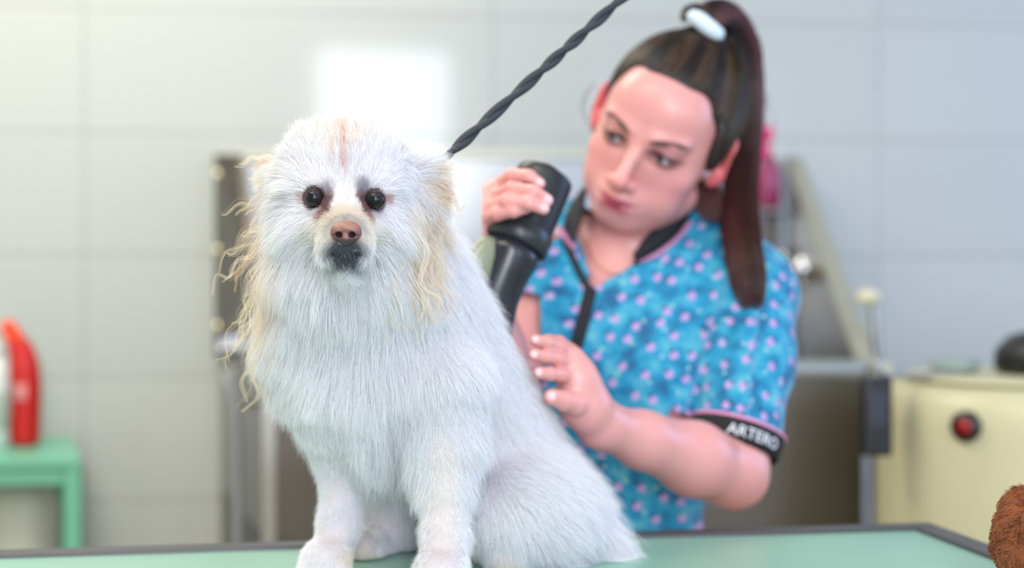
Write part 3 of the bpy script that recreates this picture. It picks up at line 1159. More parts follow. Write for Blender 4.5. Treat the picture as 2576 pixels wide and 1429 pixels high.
# left side splash, slightly turned outwards, with screws
a, b = WP(553, 388, .045), WP(553, 905, .045)
d_ = WP(640, 985, .60)
e_ = WP(648, 700, .30)
f_ = WP(610, 388, .10)
link('side_splash', from_bm('side_splash', slab([a, down(b, RZ), down(d_, RZ), e_, f_], .010, Vector((-1, -.2, 0)), 0)), tub_dark, tub, smooth=False)
screw_m = mat('screw_steel', (.9, .85, .6, 1), .15, 1.0)
for py in (440, 630, 820):
    c = WP(563, py, .075) + Vector((-.008, -.02, 0))
    bm = bmesh.new()
    bmesh.ops.create_uvsphere(bm, u_segments=14, v_segments=8, radius=.009)
    bmesh.ops.translate(bm, verts=bm.verts, vec=c)
    link('screw', from_bm('screw', bm), screw_m, tub)
link('corner_guard', from_bm('corner_guard', slab([FL + WN * .016 + WT * -.004, FL + WN * .016 + WT * .018, down(FL, .15) + WN * .016 + WT * .018, down(FL, .15) + WN * .016 + WT * -.004], .008, WN, .001)), steel, tub, smooth=False)

# mixer tap inside the bath, right end
tp = WP(1990, 690, .12)
tap = empty('mixer_tap', tp, 'chrome mixer tap with brass nut on the right end of the steel bath', 'tap')
chrome = mat('chrome', (.8, .82, .88, 1), .12, 1.0)
brass = mat('brass', srgb(200, 180, 110), .3, 1.0)
c = WP(2022, 672, .20)
link('handle', from_bm('handle', tube([c + Vector((0, 0, -.035)), c + Vector((0, 0, .03))], .014, 20)), chrome, tap)
c2 = WP(1990, 650, .10)
link('tap_body', from_bm('tap_body', tube([c2, c + Vector((0, 0, -.01))], .018, 20)), chrome, tap)
c3 = WP(1965, 692, .18)
link('brass_nut', from_bm('brass_nut', tube([c3 + Vector((-.02, 0, 0)), c3 + Vector((.02, 0, 0))], .015, 8)), brass, tap)
link('outlet_pipe', from_bm('outlet_pipe', tube([c3 + Vector((.015, .005, 0)), c2], .008, 12)), chrome, tap)
link('wall_plate', from_bm('wall_plate', tube([c2 + WN * -.055, c2], .02, 20)), chrome, tap)

# shower handset beside the bath
hb = WP(2205, 905, .56)
hs = empty('shower_handset', hb, 'cream and steel shower handset standing upright right of the bath', 'shower head')
cream = mat('aged_cream_plastic', srgb(222, 214, 180), .4)
top = WP(2192, 752, .56)
link('handle', from_bm('handle', tube(catmull([hb + Vector((.004, 0, -.02)), hb + Vector((0, 0, .03)), top + Vector((0.004, 0, -.01))], 6), .0095, 16)), steel, hs)
bm = bmesh.new()
bmesh.ops.create_uvsphere(bm, u_segments=24, v_segments=14, radius=.019)
bmesh.ops.scale(bm, vec=(1.1, 1.1, .75), verts=bm.verts)
bmesh.ops.translate(bm, verts=bm.verts, vec=top + Vector((-.006, 0, .003)))
link('spray_head', from_bm('spray_head', bm), cream, hs)
link('holder', from_bm('holder', box(hb.x, hb.y, hb.z - .02, .04, .05, .03, WA, .006)), cream, hs, smooth=False)
zz = down(hb, 0)
link('stand_pipe', from_bm('stand_pipe', tube([zz, hb + Vector((0, 0, -.033))], .011, 14)), steel, hs)

# cream dryer machine
cm = Vector((.800, 2.16, 0))
mach = empty('cabinet_dryer', cm, 'large cream rounded pet drying machine with a red button in a dark ring', 'dryer')
mz = 1.055
cream2 = mat('cream_enamel', srgb(204, 198, 162), .35, noise=(3, .3, srgb(194, 188, 150)))
link('drum', from_bm('drum', lathe([(0, .05), (.20, .05), (.235, .08), (.24, .2), (.24, mz - .06), (.236, mz - .025), (.222, mz - .006), (.19, mz - .002), (0, mz - .004)], 64, cm)), cream2, mach)
link('lid', from_bm('lid', lathe([(0, mz - .001), (.19, mz - .001), (.20, mz + .002), (.20, mz + .006), (.19, mz + .009), (0, mz + .010)], 64, cm + Vector((.0, 0, 0)))), cream2, mach)
bt = (P(2432, 1073, 1.9) - CAMV).normalized()
# where the sight line meets the drum
dx, dy = bt.x, bt.y
A_, B_, C_ = dx * dx + dy * dy, -2 * (dx * cm.x + dy * cm.y), cm.x ** 2 + cm.y ** 2 - .24 ** 2
tt = (-B_ - math.sqrt(B_ * B_ - 4 * A_ * C_)) / (2 * A_)
bp = CAMV + bt * tt
bn = Vector((bp.x - cm.x, bp.y - cm.y, 0)).normalized()
blk = mat('black_plastic', srgb(22, 22, 26), .35)
red = mat('red_button', srgb(150, 14, 20), .4)
link('button_ring', from_bm('button_ring', tube([bp - bn * .01, bp + bn * .006], .0215, 28)), blk, mach)
link('button', from_bm('button', tube([bp + bn * .0065, bp + bn * .012], [.0115, .0105], 24)), red, mach)
link('foot', from_bm('foot', lathe([(0, 0), (.17, 0), (.17, .049), (0, .049)], 40, cm)), blk, mach)

# black hood on top of the machine
hp = Vector((.875, 2.15, mz + .0105))
hood = empty('dryer_hood', hp, 'black rounded hood lying on top of the cream drying machine', 'hood')
link('shell', from_bm('shell', lathe([(0, 0), (.135, 0), (.143, .008), (.140, .035), (.120, .056), (.08, .067), (0, .07)], 48, hp, 1.0, .8)), blk, hood)
link('handle', from_bm('handle', tube(catmull([hp + Vector((-.05, 0, .068)), hp + Vector((-.03, 0, .084)), hp + Vector((.03, 0, .084)), hp + Vector((.05, 0, .068))], 6), .006, 10)), blk, hood)

# black remote box on its hook between bath and machine
rb = WP(2203, 1047, .985)
rem = empty('control_box', rb, 'narrow black control box hooked on the left side of the cream machine', 'control box')
link('case', from_bm('case', box(rb.x, rb.y, rb.z, .042, .03, .115, WA, .006)), blk, rem, smooth=False)
link('screen', from_bm('screen', box(rb.x - .001, rb.y - .0165, rb.z + .012, .026, .003, .05, WA, .001)), mat('grey_screen', srgb(60, 64, 76), .15), rem, smooth=False)
link('hook', from_bm('hook', tube(catmull([rb + Vector((0, .0, .055)), rb + Vector((.002, .0, .08)), Vector((rb.x + .02, rb.y + .004, mz + .012)), Vector((.645, 2.11, mz + .011)), Vector((.66, 2.115, mz + .0115))], 6), .004, 8)), steel, rem)

# small jug behind the machine top
jp = Vector((.672, 2.16, mz + .0102))
jug = tag(link('small_bowl', from_bm('small_bowl', lathe([(0, 0), (.03, 0), (.04, .018), (.036, .02), (.028, .004), (0, .004)], 28, jp)), mat('grey_green_plastic', srgb(150, 165, 160), .4)),
          'small grey green dish on the left of the cream machine top', 'dish')

# hose beside the bath
hose_p = catmull([down(WP(566, 905, .50), RZ - .01), WP(575, 960, .52), WP(592, 1040, .53), WP(598, 1200, .53), WP(600, 1400, .53), down(WP(602, 1400, .53), .012), down(WP(640, 1400, .50), .012)], 8)
tag(link('drain_hose', from_bm('drain_hose', tube(hose_p, .010, 12)), mat('grey_rubber_hose', srgb(140, 144, 146), .5)), 'pale grey hose running down left of the steel bath', 'hose')
sb = down(WP(585, 870, .50), RZ + .004)
ob = empty('soap_dish', sb, 'little white soap dish on a bracket at the left end of the bath', 'soap dish')
link('dish', from_bm('dish', box(sb.x, sb.y, WP(585, 872, .50).z, .05, .04, .012, WA, .004)), mat('white_plastic', srgb(196, 200, 210), .4), ob, smooth=False)
link('soap', from_bm('soap', box(sb.x, sb.y, WP(585, 866, .50).z + .008, .038, .026, .012, WA, .005)), mat('pale_soap', srgb(184, 186, 210), .5), ob, smooth=False)
link('bracket', from_bm('bracket', tube([down(sb, WP(585, 872, .50).z - .005), down(sb, RZ - .06), down(sb, RZ - .06) + WT * .06], .005, 8)), steel, ob)

# pink bottle on a wire shelf on the splash back, half behind her hair
pb = WP(1940, 524, .10)
ws = empty('wire_shelf', pb + Vector((0, .03, -.006)), 'small steel corner shelf on the bath splash panel, under the pink bottle', 'shelf')
link('tray', from_bm('tray', box(pb.x - .02, pb.y + .01, pb.z - .006, .12, .085, .006, WA, .002)), steel, ws, smooth=False)
pk = empty('pump_bottle', pb, 'magenta pump bottle behind her ponytail on the bath shelf', 'bottle')
pink1 = mat('pink_translucent_plastic', srgb(176, 60, 112), .25, Transmission_Weight=.3)
pink2 = mat('hot_pink_plastic', srgb(240, 16, 122), .35)
link('bottle_body', from_bm('bottle_body', lathe([(0, 0), (.024, 0), (.027, .004), (.027, .07), (.024, .085), (.012, .098), (.012, .105), (0, .105)], 32, pb - Vector((.006, 0, 0)))), pink1, pk)
link('pump', from_bm('pump', lathe([(0, .106), (.013, .106), (.014, .12), (.006, .124), (.006, .135), (.015, .14), (.017, .15), (.014, .168), (0, .172)], 28, pb - Vector((.012, 0, 0)))), pink2, pk)

# green stool shelf on the left with its bottles
gm = mat('mint_green_plastic', srgb(112, 184, 156), .35)
q0 = (WP(184, 1100, .03), WP(205, 1160, .40))
gz = WP(184, 1098, .03).z
gl = 0.46
grn = empty('shelf_stand', down((q0[0] + q0[1]) / 2 - WT * gl / 2, 0), 'mint green open shelf stand by the tiled wall at the left', 'shelf')
BRr, FRr = down(q0[0], 0), down(q0[1], 0)
BLl, FLl = BRr - WT * gl, FRr - WT * gl
cs = [tuple(v[:2]) for v in (FLl, FRr, BRr, BLl)]
link('top_board', from_bm('top_board', prism(cs, gz - .018, gz, .004)), gm, grn, smooth=False)


def inset(k, d=.016):
    c_ = (FLl + FRr + BRr + BLl) / 4
    v = [FLl, FRr, BRr, BLl][k]
    t = c_ - v
    sx = WT * math.copysign(d, t.dot(WT))
    sy = WN * math.copysign(d, t.dot(WN))
    return v + sx + sy


for k in range(4):
    v = inset(k)
    link('leg', from_bm('leg', box(v.x, v.y, (gz - .019) / 2, .030, .030, gz - .019, WA, .004)), gm, grn, smooth=False)
fm = (inset(0) + inset(1)) / 2
link('apron', from_bm('apron', box(fm.x, fm.y, gz - .034, gl - .065, .02, .028, WA, .003)), gm, grn, smooth=False)
cs2 = [tuple((((FLl + FRr + BRr + BLl) / 4) + (v - (FLl + FRr + BRr + BLl) / 4) * .88)[:2]) for v in (FLl, FRr, BRr, BLl)]
link('lower_board', from_bm('lower_board', prism(cs2, .52, .535, .003)), gm, grn, smooth=False)

# red duck-necked bottle
rp = WP(64, 1116, .20)
rp = down(rp, gz)
rbt = empty('cleaner_bottle', rp, 'bright red bottle with a bent neck on the mint shelf stand', 'bottle')
red2 = mat('red_plastic', srgb(200, 14, 8), .35)
orange = mat('orange_red_cap', srgb(240, 66, 20), .35)
Yb = rp.y
body_p = [rp + Vector((0, 0, .004)), rp + Vector((0, 0, .03)), rp + Vector((0.002, 0, .10)), rp + Vector((-.001, 0, .150)), rp + Vector((-.008, 0, .180)), rp + Vector((-.018, 0, .200))]
link('bottle_body', from_bm('bottle_body', tube(catmull(body_p, 6), np.interp(np.linspace(0, 1, 31), [0, .05, .6, .8, 1], [.023, .027, .027, .0235, .019]), 24)), red2, rbt)
link('cap', from_bm('cap', tube(catmull([rp + Vector((-.018, 0, .201)), rp + Vector((-.028, 0, .218)), rp + Vector((-.036, 0, .232)), rp + Vector((-.040, 0, .238))], 5), [.0175, .0175, .017, .0165, .016, .016, .0155, .015, .0145, .014, .013, .012, .010, .008, .006, .003], 20)), orange, rbt)
link('label_badge', from_bm('label_badge', ribbon([rp + Vector((-.012, -.0250, .105)), rp + Vector((0, -.0275, .105)), rp + Vector((.012, -.0250, .105))], [(0, -1, 0)] * 3, .03, .002)), mat('pale_pink_label', srgb(226, 140, 140), .4), rbt)
# white bottle left of it
wp_ = down(WP(-14, 1116, .22), gz)
wb = empty('white_bottle', wp_, 'tall white bottle cut by the left edge of the picture, on the mint shelf', 'bottle')
white_pl = mat('white_bottle_plastic', srgb(226, 230, 226), .35)
link('bottle_body', from_bm('bottle_body', lathe([(0, 0), (.024, 0), (.028, .005), (.028, .13), (.024, .155), (.012, .172), (0, .172)], 32, wp_)), white_pl, wb)
link('cap', from_bm('cap', lathe([(0, .173), (.013, .173), (.013, .198), (0, .20)], 24, wp_)), white_pl, wb)
link('label_band', from_bm('label_band', lathe([(.0283, .035), (.0287, .036), (.0287, .105), (.0283, .106)], 32, wp_)), mat('grey_green_label', srgb(176, 186, 176), .5), wb)
# round jug on the lower board
jz = .536
jb = down(WP(62, 1400, .20), jz)
jn = empty('round_jug', jb, 'big white translucent jug under the mint shelf top', 'jug')
hj = WP(62, 1190, .20).z - jz
link('jug_body', from_bm('jug_body', lathe([(0, 0), (.055, 0), (.062, .008), (.062, hj - .07), (.055, hj - .035), (.035, hj - .012), (.016, hj - .002), (0, hj - .002)], 40, jb)), mat('cloudy_white_plastic', srgb(206, 206, 190), .45), jn)
link('cap', from_bm('cap', lathe([(0, hj - .001), (.017, hj - .001), (.017, hj + .010), (0, hj + .011)], 24, jb)), white_pl, jn)

# ================================================================== LEASH
L0, L1 = A(P(1108, 408, 1.205)), A(P(1560, 0, 1.27))
dl = L1 - L0
Lend = L0 + dl * ((2.688 - L0[2]) / dl[2])
leash = empty('leash', Vector(L0), 'black twisted cord leash rising from behind the dog\'s ear', 'leash')
cordm = mat('black_nylon_cord', srgb(38, 42, 52), .65, bump=(900, .5, .001))
nT = 900
tl = np.linspace(0, 1, nT)
Ltot = np.linalg.norm(Lend - L0)
path = L0[None] + tl[:, None] * (Lend - L0)[None]
near = tl * Ltot
sag = np.zeros((nT, 3))
dirL = (Lend - L0) / Ltot
e1 = unit(np.cross(dirL, A((0, 1, 0))))
e2 = np.cross(dirL, e1)
pitch = .068
for ph in (0, math.pi):
    ang = near / pitch * 2 * math.pi + ph + .5 * np.sin(near * 40)
    off = np.cos(ang)[:, None] * e1 + np.sin(ang)[:, None] * e2
    rr_ = np.interp(near, [0, .012, .03], [.0010, .0018, .0023])
    link('strand', from_bm('strand', tube(path + off * rr_[:, None], np.interp(near, [0, .02], [.0020, .0033]), 8)), cordm, leash)
nk = A(P(905, 640, 1.21))
ring = [nk + A((.052 * math.cos(a), .050 * math.sin(a), .018 * math.cos(a))) for a in np.linspace(0, 2 * math.pi, 41)]
link('neck_loop', from_bm('neck_loop', tube(ring, .003, 8)), cordm, leash)
link('neck_loop', from_bm('neck_loop', tube(catmull([nk + A((.052, 0, .018)), L0 + A((-.012, .015, -.04)), L0], 8), .003, 8)), cordm, leash)
link('ceiling_hook', from_bm('ceiling_hook', tube([Vector(Lend) + Vector((0, 0, -.01)), Vector(Lend) + Vector((0, 0, .012))], .012, 16)), steel, leash)

# ================================================================== BROWN FLEECE at the right corner of the table
fc = A((.478, 1.12, TZ - .012))
B_ = Solid((.34, .96, TZ - .005), (.66, 1.28, 1.13), .003)
B_.ell(fc + A((.002, 0, .044)), (.086, .082, .045), k=.02)
B_.ell(fc + A((.035, -.01, .085)), (.072, .070, .045), k=.02)
B_.ell(fc + A((-.01, .0, .012)), (.055, .060, .018), k=.010)
rb_ = np.random.default_rng(3)
for _ in range(46):
    v_ = unit(rb_.normal(size=3) * A((1, 1, .8)) + A((-.2, 0, .25)))
    B_.ell(fc + A((.012, 0, .058)) + v_ * A((.088, .082, .056)), (.012 + .010 * rb_.random(),) * 3, k=.010)
B_.half((0, 0, 1), TZ + .0015)
bme = B_.mesh('fleece')
bf = empty('fleece_bundle', Vector(fc), 'shaggy reddish brown fleece bundle on the right corner of the mint table', 'fleece')
brown = mat('brown_fleece', srgb(140, 78, 42), .9, noise=(90, .8, srgb(110, 56, 26)))
link('fleece', bme, brown, bf)
p, n = sample_mesh(bme, 26000 if not QUICK else 8000)
f_ = np.tile(A((-.3, .6, 7.5, .9, .75)), (len(p), 1))
posb = grow(p, n, f_, K=7, jitter=.5, clump_size=.005, wave=.9)
posb[:, :, 2] = np.maximum(posb[:, :, 2], TZ + .001)
cb = lerp(np.tile(A(srgb(176, 100, 62)[:3]), (len(p), 1)), srgb(112, 58, 28)[:3], rng.random(len(p)))
hair_object('nap', posb, .00028, .00012, cb, hair_mat('fleece_nap', .6, .04, .2), bf)

# ================================================================== PERSON
HR = np.array(Matrix.Rotation(math.radians(27), 3, 'Y') @ Matrix.Rotation(math.radians(-15), 3, 'Z') @ Matrix.Rotation(math.radians(24), 3, 'X'))
HS = .985
H0 = A(P(1605, 374, 1.545)) - HR @ A((0, -.082, 0)) * HS


def Hd(x, y, z):
    return H0 + HR @ (A((x, y, z)) * HS)


feet = Vector((.07, 1.70, 0))
per = empty('person', feet, 'woman with a long dark ponytail in a turquoise dotted tunic, drying the white dog', 'person')

# key joints
neck0 = A(P(1590, 640, 1.665))
shL = A(P(1885, 745, 1.62))
shR = A(P(1385, 610, 1.70))
elL = A(P(1845, 1192, 1.50))
wrL = A(P(1512, 1068, 1.375))
elR = A(P(1255, 1010, 1.52))
wrR = A(P(1203, 640, 1.405))
ax_a = unit(shL - shR)
waist = A((.085, 1.66, .955))
ax_u = unit(A(P(1620, 700, 1.67)) - waist)
ax_f = unit(np.cross(ax_u, ax_a))        # towards the back of the body
ax_a = np.cross(ax_f, ax_u)
TR = np.stack([ax_a, ax_f, ax_u], 1)
chest = (shL + shR) / 2 - ax_u * .115 + ax_f * .005

B = Solid((-.03, 1.27, .72), (.37, 1.83, 1.50), .0024)
# torso
B.ell(chest, (.135, .090, .150), TR, k=.03)
B.ell(waist + ax_u * .02, (.115, .080, .13), TR, k=.05)
B.ell(A((.07, 1.67, .85)), (.145, .10, .11), k=.05)
for sg in (-1, 1):
    B.ell(chest + ax_a * sg * .062 - ax_f * .062 - ax_u * .03, (.052, .045, .055), TR, k=.03)
B.cone(neck0 - ax_u * .03, shL + A((-.01, 0, .0)), .046, .040, k=.04)
B.cone(neck0 - ax_u * .03, shR + A((.01, 0, .0)), .046, .040, k=.04)
B.cone(P(1690, 560, 1.69), P(1870, 690, 1.655), .034, .036, k=.03)
# neck
B.cone(neck0, Hd(0, .022, -.045), .048, .050, k=.02)
B.cone(neck0 - ax_u * .02 - ax_f * .015, Hd(0, .008, -.06), .042, .040, k=.02)
# left arm
B.chain([shL, elL * .5 + shL * .5, elL], [.046, .040, .035], k=.02)
f1 = elL * .68 + wrL * .32
B.chain([elL, f1, elL * .3 + wrL * .7, wrL], [.034, .0365, .027, .0225], k=.015)
# right arm
B.chain([shR, elR * .5 + shR * .5, elR], [.044, .038, .034], k=.02)
B.chain([elR, elR * .65 + wrR * .35, wrR], [.033, .034, .0225], k=.015)


def finger(pts, r0, r1, k=.004):
    pts = [A(p_) for p_ in pts]
    r = np.linspace(r0, r1, len(pts))
    B.chain(pts, r, k=min(k, .0015))
    # knuckles
    for i in range(1, len(pts) - 1):
        B.ell(pts[i], (r[i] * 1.04,) * 3, k=.002)


# left hand resting on the dog
B.chain([wrL, P(1470, 1012, 1.358), P(1452, 950, 1.350)], [.0225, .022, .019], k=.012)
B.cone(P(1478, 1035, 1.355), P(1440, 1000, 1.345), .019, .015, k=.010)
B.cone(P(1458, 960, 1.350), P(1436, 905, 1.352), .017, .014, k=.010)
L_f = [[P(1438, 892, 1.352), P(1405, 872, 1.338), P(1375, 862, 1.326), P(1347, 856, 1.318)],
       [P(1440, 918, 1.348), P(1402, 903, 1.330), P(1372, 897, 1.319), P(1344, 893, 1.311)],
       [P(1446, 950, 1.345), P(1408, 943, 1.326), P(1382, 941, 1.315), P(1356, 938, 1.307)],
       [P(1440, 885, 1.372), P(1405, 862, 1.362), P(1380, 858, 1.352), P(1362, 858, 1.344)]]
for pts in L_f:
    finger(pts, .0074, .0058)
L_t = [P(1474, 1030, 1.350), P(1448, 1016, 1.334), P(1418, 1008, 1.322), P(1388, 999, 1.312)]
finger(L_t, .0125, .0080, k=.008)
# right hand round the dryer
B.chain([wrR, P(1208, 590, 1.400), P(1226, 535, 1.392), P(1246, 490, 1.392)], [.0225, .0205, .019, .016], k=.012)
B.cone(P(1196, 600, 1.40), P(1215, 540, 1.395), .016, .018, k=.01)
R_f = [[P(1248, 470, 1.394), P(1290, 441, 1.366), P(1330, 443, 1.352), P(1358, 462, 1.352)],
       [P(1236, 500, 1.390), P(1288, 474, 1.352), P(1344, 482, 1.338), P(1378, 504, 1.342)],
       [P(1226, 528, 1.386), P(1276, 506, 1.346), P(1332, 512, 1.335), P(1368, 526, 1.338)],
       [P(1218, 556, 1.388), P(1252, 538, 1.354), P(1292, 531, 1.342), P(1324, 523, 1.341)]]
for pts in R_f:
    finger(pts, .0075, .0058)
R_t = [P(1222, 600, 1.410), P(1290, 612, 1.452), P(1350, 600, 1.462), P(1392, 584, 1.448)]
finger(R_t, .0125, .0085, k=.008)

# head
B.ell(Hd(0, .012, .030), A((.073, .093, .086)) * HS, HR, k=.0)
B.ell(Hd(0, -.030, -.020), A((.060, .056, .080)) * HS, HR, k=.03)
B.ell(Hd(0, -.025, -.060), A((.046, .048, .038)) * HS, HR, k=.02)
B.ell(Hd(0, -.071, -.084), A((.016, .013, .012)) * HS, HR, k=.018)
B.cone(Hd(-.052, .0, -.055), Hd(-.015, -.062, -.084), .014, .012, k=.02)
B.cone(Hd(.052, .0, -.055), Hd(.015, -.062, -.084), .014, .012, k=.02)
B.ell(Hd(0, -.055, .045), A((.050, .030, .034)) * HS, HR, k=.02)
for sg in (-1, 1):
    B.ell(Hd(sg * .043, -.050, -.024), A((.019, .020, .017)) * HS, HR, k=.015)
    B.ell(Hd(sg * .036, -.048, -.052), A((.022, .024, .024)) * HS, HR, k=.015)
    B.cone(Hd(sg * .012, -.084, .017), Hd(sg * .044, -.072, .020), .007, .006, k=.012)
    B.ell(Hd(sg * .0305, -.096, -.001), A((.0165, .014, .0105)) * HS, HR, k=.010, sub=True)
    # lids closed round the eyeball, then the slit
    B.ell(Hd(sg * .0300, -.0720, .0005), A((.0150, .0142, .0118)) * HS, HR, k=.003)
    B.ell(Hd(sg * .0300, -.0860, -.0012), A((.0135, .0075, .0042)) * HS, HR @ np.array(Matrix.Rotation(math.radians(-4 * sg), 3, 'Y')), k=.0012, sub=True)
# nose
B.cone(Hd(0, -.082, .008), Hd(0, -.106, -.032), .0068, .0078, k=.010)
B.ell(Hd(0, -.1085, -.036), A((.0095, .009, .0080)) * HS, HR, k=.006)
for sg in (-1, 1):
    B.ell(Hd(sg * .0115, -.096, -.0385), A((.0066, .0085, .0062)) * HS, HR, k=.005)
    B.ell(Hd(sg * .0062, -.1015, -.0455), A((.0030, .0045, .0025)) * HS, HR, k=.0015, sub=True)
# mouth
B.ell(Hd(0, -.074, -.062), A((.028, .020, .020)) * HS, HR, k=.014)
B.cone(Hd(-.017, -.086, -.0625), Hd(0, -.0920, -.0600), .0026, .0040, k=.006)
B.cone(Hd(.017, -.086, -.0625), Hd(0, -.0920, -.0600), .0026, .0040, k=.006)
B.cone(Hd(-.012, -.0865, -.0692), Hd(.012, -.0865, -.0692), .0042, .0042, k=.008)
for sg in (-1, 1):
    B.cone(Hd(0, -.100, -.0652), Hd(sg * .026, -.084, -.0618), .0019, .0016, k=.0015, sub=True)
# ears
for sg in (-1, 1):
    RR = HR @ np.array(Matrix.Rotation(math.radians(sg * 28), 3, 'Z') @ Matrix.Rotation(math.radians(8), 3, 'X'))
    B.ell(Hd(sg * .080, .010, .004), A((.0060, .0175, .030)) * HS, RR, k=.005)
    B.ell(Hd(sg * .074, .004, -.016), A((.010, .012, .016)) * HS, RR, k=.006)
    B.ell(Hd(sg * .0865, .005, .006), A((.0050, .0100, .017)) * HS, RR, k=.003, sub=True)
B_me = B.mesh('body')

# skin colour: the same skin, with lips, brows, blush, ears and finger ends in their own colours
pv = vcoords(B_me)
lh = ((pv - H0) @ HR) / HS
skin = np.tile(A(srgb(216, 150, 146)[:3]), (len(pv), 1))


def lb(cx, cy, rx, ry, ang=0, front=True):
    c_, s_ = math.cos(ang), math.sin(ang)
    x, z = lh[:, 0] - cx, lh[:, 2] - cy
    u, v = c_ * x + s_ * z, -s_ * x + c_ * z
    d = (u / rx) ** 2 + (v / ry) ** 2
    return np.clip(1.5 - d, 0, 1) * (lh[:, 1] < -.03) * (np.linalg.norm(lh, axis=1) < .16)


skin = lerp(skin, srgb(222, 140, 138)[:3], .35 * lb(-.045, -.030, .020, .018))
skin = lerp(skin, srgb(222, 140, 148)[:3], .35 * lb(.045, -.030, .020, .018))
skin = lerp(skin, srgb(214, 130, 120)[:3], .5 * lb(0, -.038, .016, .010))
lip = srgb(168, 52, 84)[:3]
skin = lerp(skin, lip, .9 * lb(0, -.0612, .0225, .0040))
skin = lerp(skin, lip, .9 * lb(0, -.0692, .0175, .0048))
skin = lerp(skin, (.09, .012, .02), .8 * lb(0, -.0652, .021, .0013))
brow = srgb(72, 46, 44)[:3]
for sg in (-1, 1):
    skin = lerp(skin, brow, .95 * lb(sg * .0245, .0180, .0135, .0036, sg * .32))
    skin = lerp(skin, brow, .9 * lb(sg * .0430, .0215, .0095, .0030, -sg * .10))
    skin = lerp(skin, srgb(120, 66, 66)[:3], .75 * lb(sg * .030, .0005, .0200, .0095))
    skin = lerp(skin, srgb(30, 18, 20)[:3], .95 * lb(sg * .0305, .0036, .0175, .0028, -sg * .08))
    skin = lerp(skin, srgb(70, 36, 38)[:3], .6 * lb(sg * .0310, -.0060, .0130, .0014, sg * .05))
ear = (np.abs(lh[:, 0]) > .072) & (np.abs(lh[:, 1] - .008) < .03) & (np.abs(lh[:, 2]) < .04)
skin = lerp(skin, srgb(226, 92, 100)[:3], .75 * ear)
nail = np.zeros(len(pv))
for pts in L_f + [L_t] + R_f + [R_t]:
    tip, pre = A(pts[-1]), A(pts[-2])
    d = unit(tip - pre)
    c_ = tip + d * .001 + A((0, -.006, .0015))
    nail = np.maximum(nail, np.clip(1.6 - (np.linalg.norm(pv - c_, axis=1) / .0040) ** 2, 0, 1))
    kn = np.linalg.norm(pv - A(pts[1]), axis=1)
    skin = lerp(skin, srgb(224, 140, 134)[:3], .5 * np.clip(1.4 - (kn / .009) ** 2, 0, 1))
skin = lerp(skin, srgb(236, 204, 210)[:3], .7 * nail)
set_col(B_me, skin)
skin_m = mat('skin', attr='col', rough=.36, Subsurface_Weight=.12, Subsurface_Scale=.02)
skin_m.node_tree.nodes['Principled BSDF'].inputs['Subsurface Radius'].default_value = (1, .3, .2)
body = link('body', B_me, skin_m, per)
bvh = bvh_of(B_me)

# eyeballs
def human_eye_mat():
    m = bpy.data.materials.new('human_eye')
    m.use_nodes = True
    nt = m.node_tree
    b = nt.nodes['Principled BSDF']
    tc = nt.nodes.new('ShaderNodeTexCoord')
    mt = nt.nodes.new('ShaderNodeVectorMath')
    mt.operation = 'MULTIPLY'
    mt.inputs[1].default_value = (1, 0, 1)
    nt.links.new(tc.outputs['Object'], mt.inputs[0])
    ln = nt.nodes.new('ShaderNodeVectorMath')
    ln.operation = 'LENGTH'
    nt.links.new(mt.outputs[0], ln.inputs[0])
    mp = nt.nodes.new('ShaderNodeMath')
    mp.operation = 'MULTIPLY'
    mp.inputs[1].default_value = 100
    nt.links.new(ln.outputs['Value'], mp.inputs[0])
    r_ = nt.nodes.new('ShaderNodeValToRGB')
    e = r_.color_ramp.elements
    e[0].position = .22
    e[0].color = (.005, .006, .008, 1)
    e[1].position = .62
    e[1].color = (.40, .36, .42, 1)
    for ps, cc in ((.26, (.02, .03, .035, 1)), (.52, (.03, .04, .045, 1)), (.58, (.16, .15, .17, 1))):
        e.new(ps).color = cc
    nt.links.new(mp.outputs[0], r_.inputs[0])
    nt.links.new(r_.outputs[0], b.inputs['Base Color'])
    b.inputs['Roughness'].default_value = .25
    return m


he = human_eye_mat()
for sg in (-1, 1):
    bm = bmesh.new()
    bmesh.ops.create_uvsphere(bm, u_segments=32, v_segments=20, radius=.0118)
    o = link('eye', from_bm('eye', bm), he, per)
    o.location = Vector(Hd(sg * .030, -.0705, 0))
    o.rotation_euler = (Matrix(HR.tolist()) @ Matrix.Rotation(math.radians(-22), 3, 'Z') @ Matrix.Rotation(math.radians(10), 3, 'X')).to_euler()

# ---- hair
hair_dark = mat('dark_brown_hair', srgb(30, 20, 20), .5, noise=(60, .6, srgb(46, 30, 26)))
hs_m = hair_mat('hair_strand', .30, .045, .15)
tie_l = A((.006, .040, .118))
C = Solid(H0 - .16, H0 + .17, .003)
C.ell(Hd(0, .014, .032), A((.0785, .0985, .0915)) * HS, HR, k=0)
C.ell(Hd(0, .045, -.015), A((.062, .060, .070)) * HS, HR, k=.02)
C.ell(Hd(*tie_l * A((1, .9, .93))), A((.022, .022, .02)) * HS, HR, k=.03)
nrm = HR @ unit(A((0, .72, .70)))
C.half(nrm, float(nrm @ Hd(0, -.0595, .0710)), k=.004)
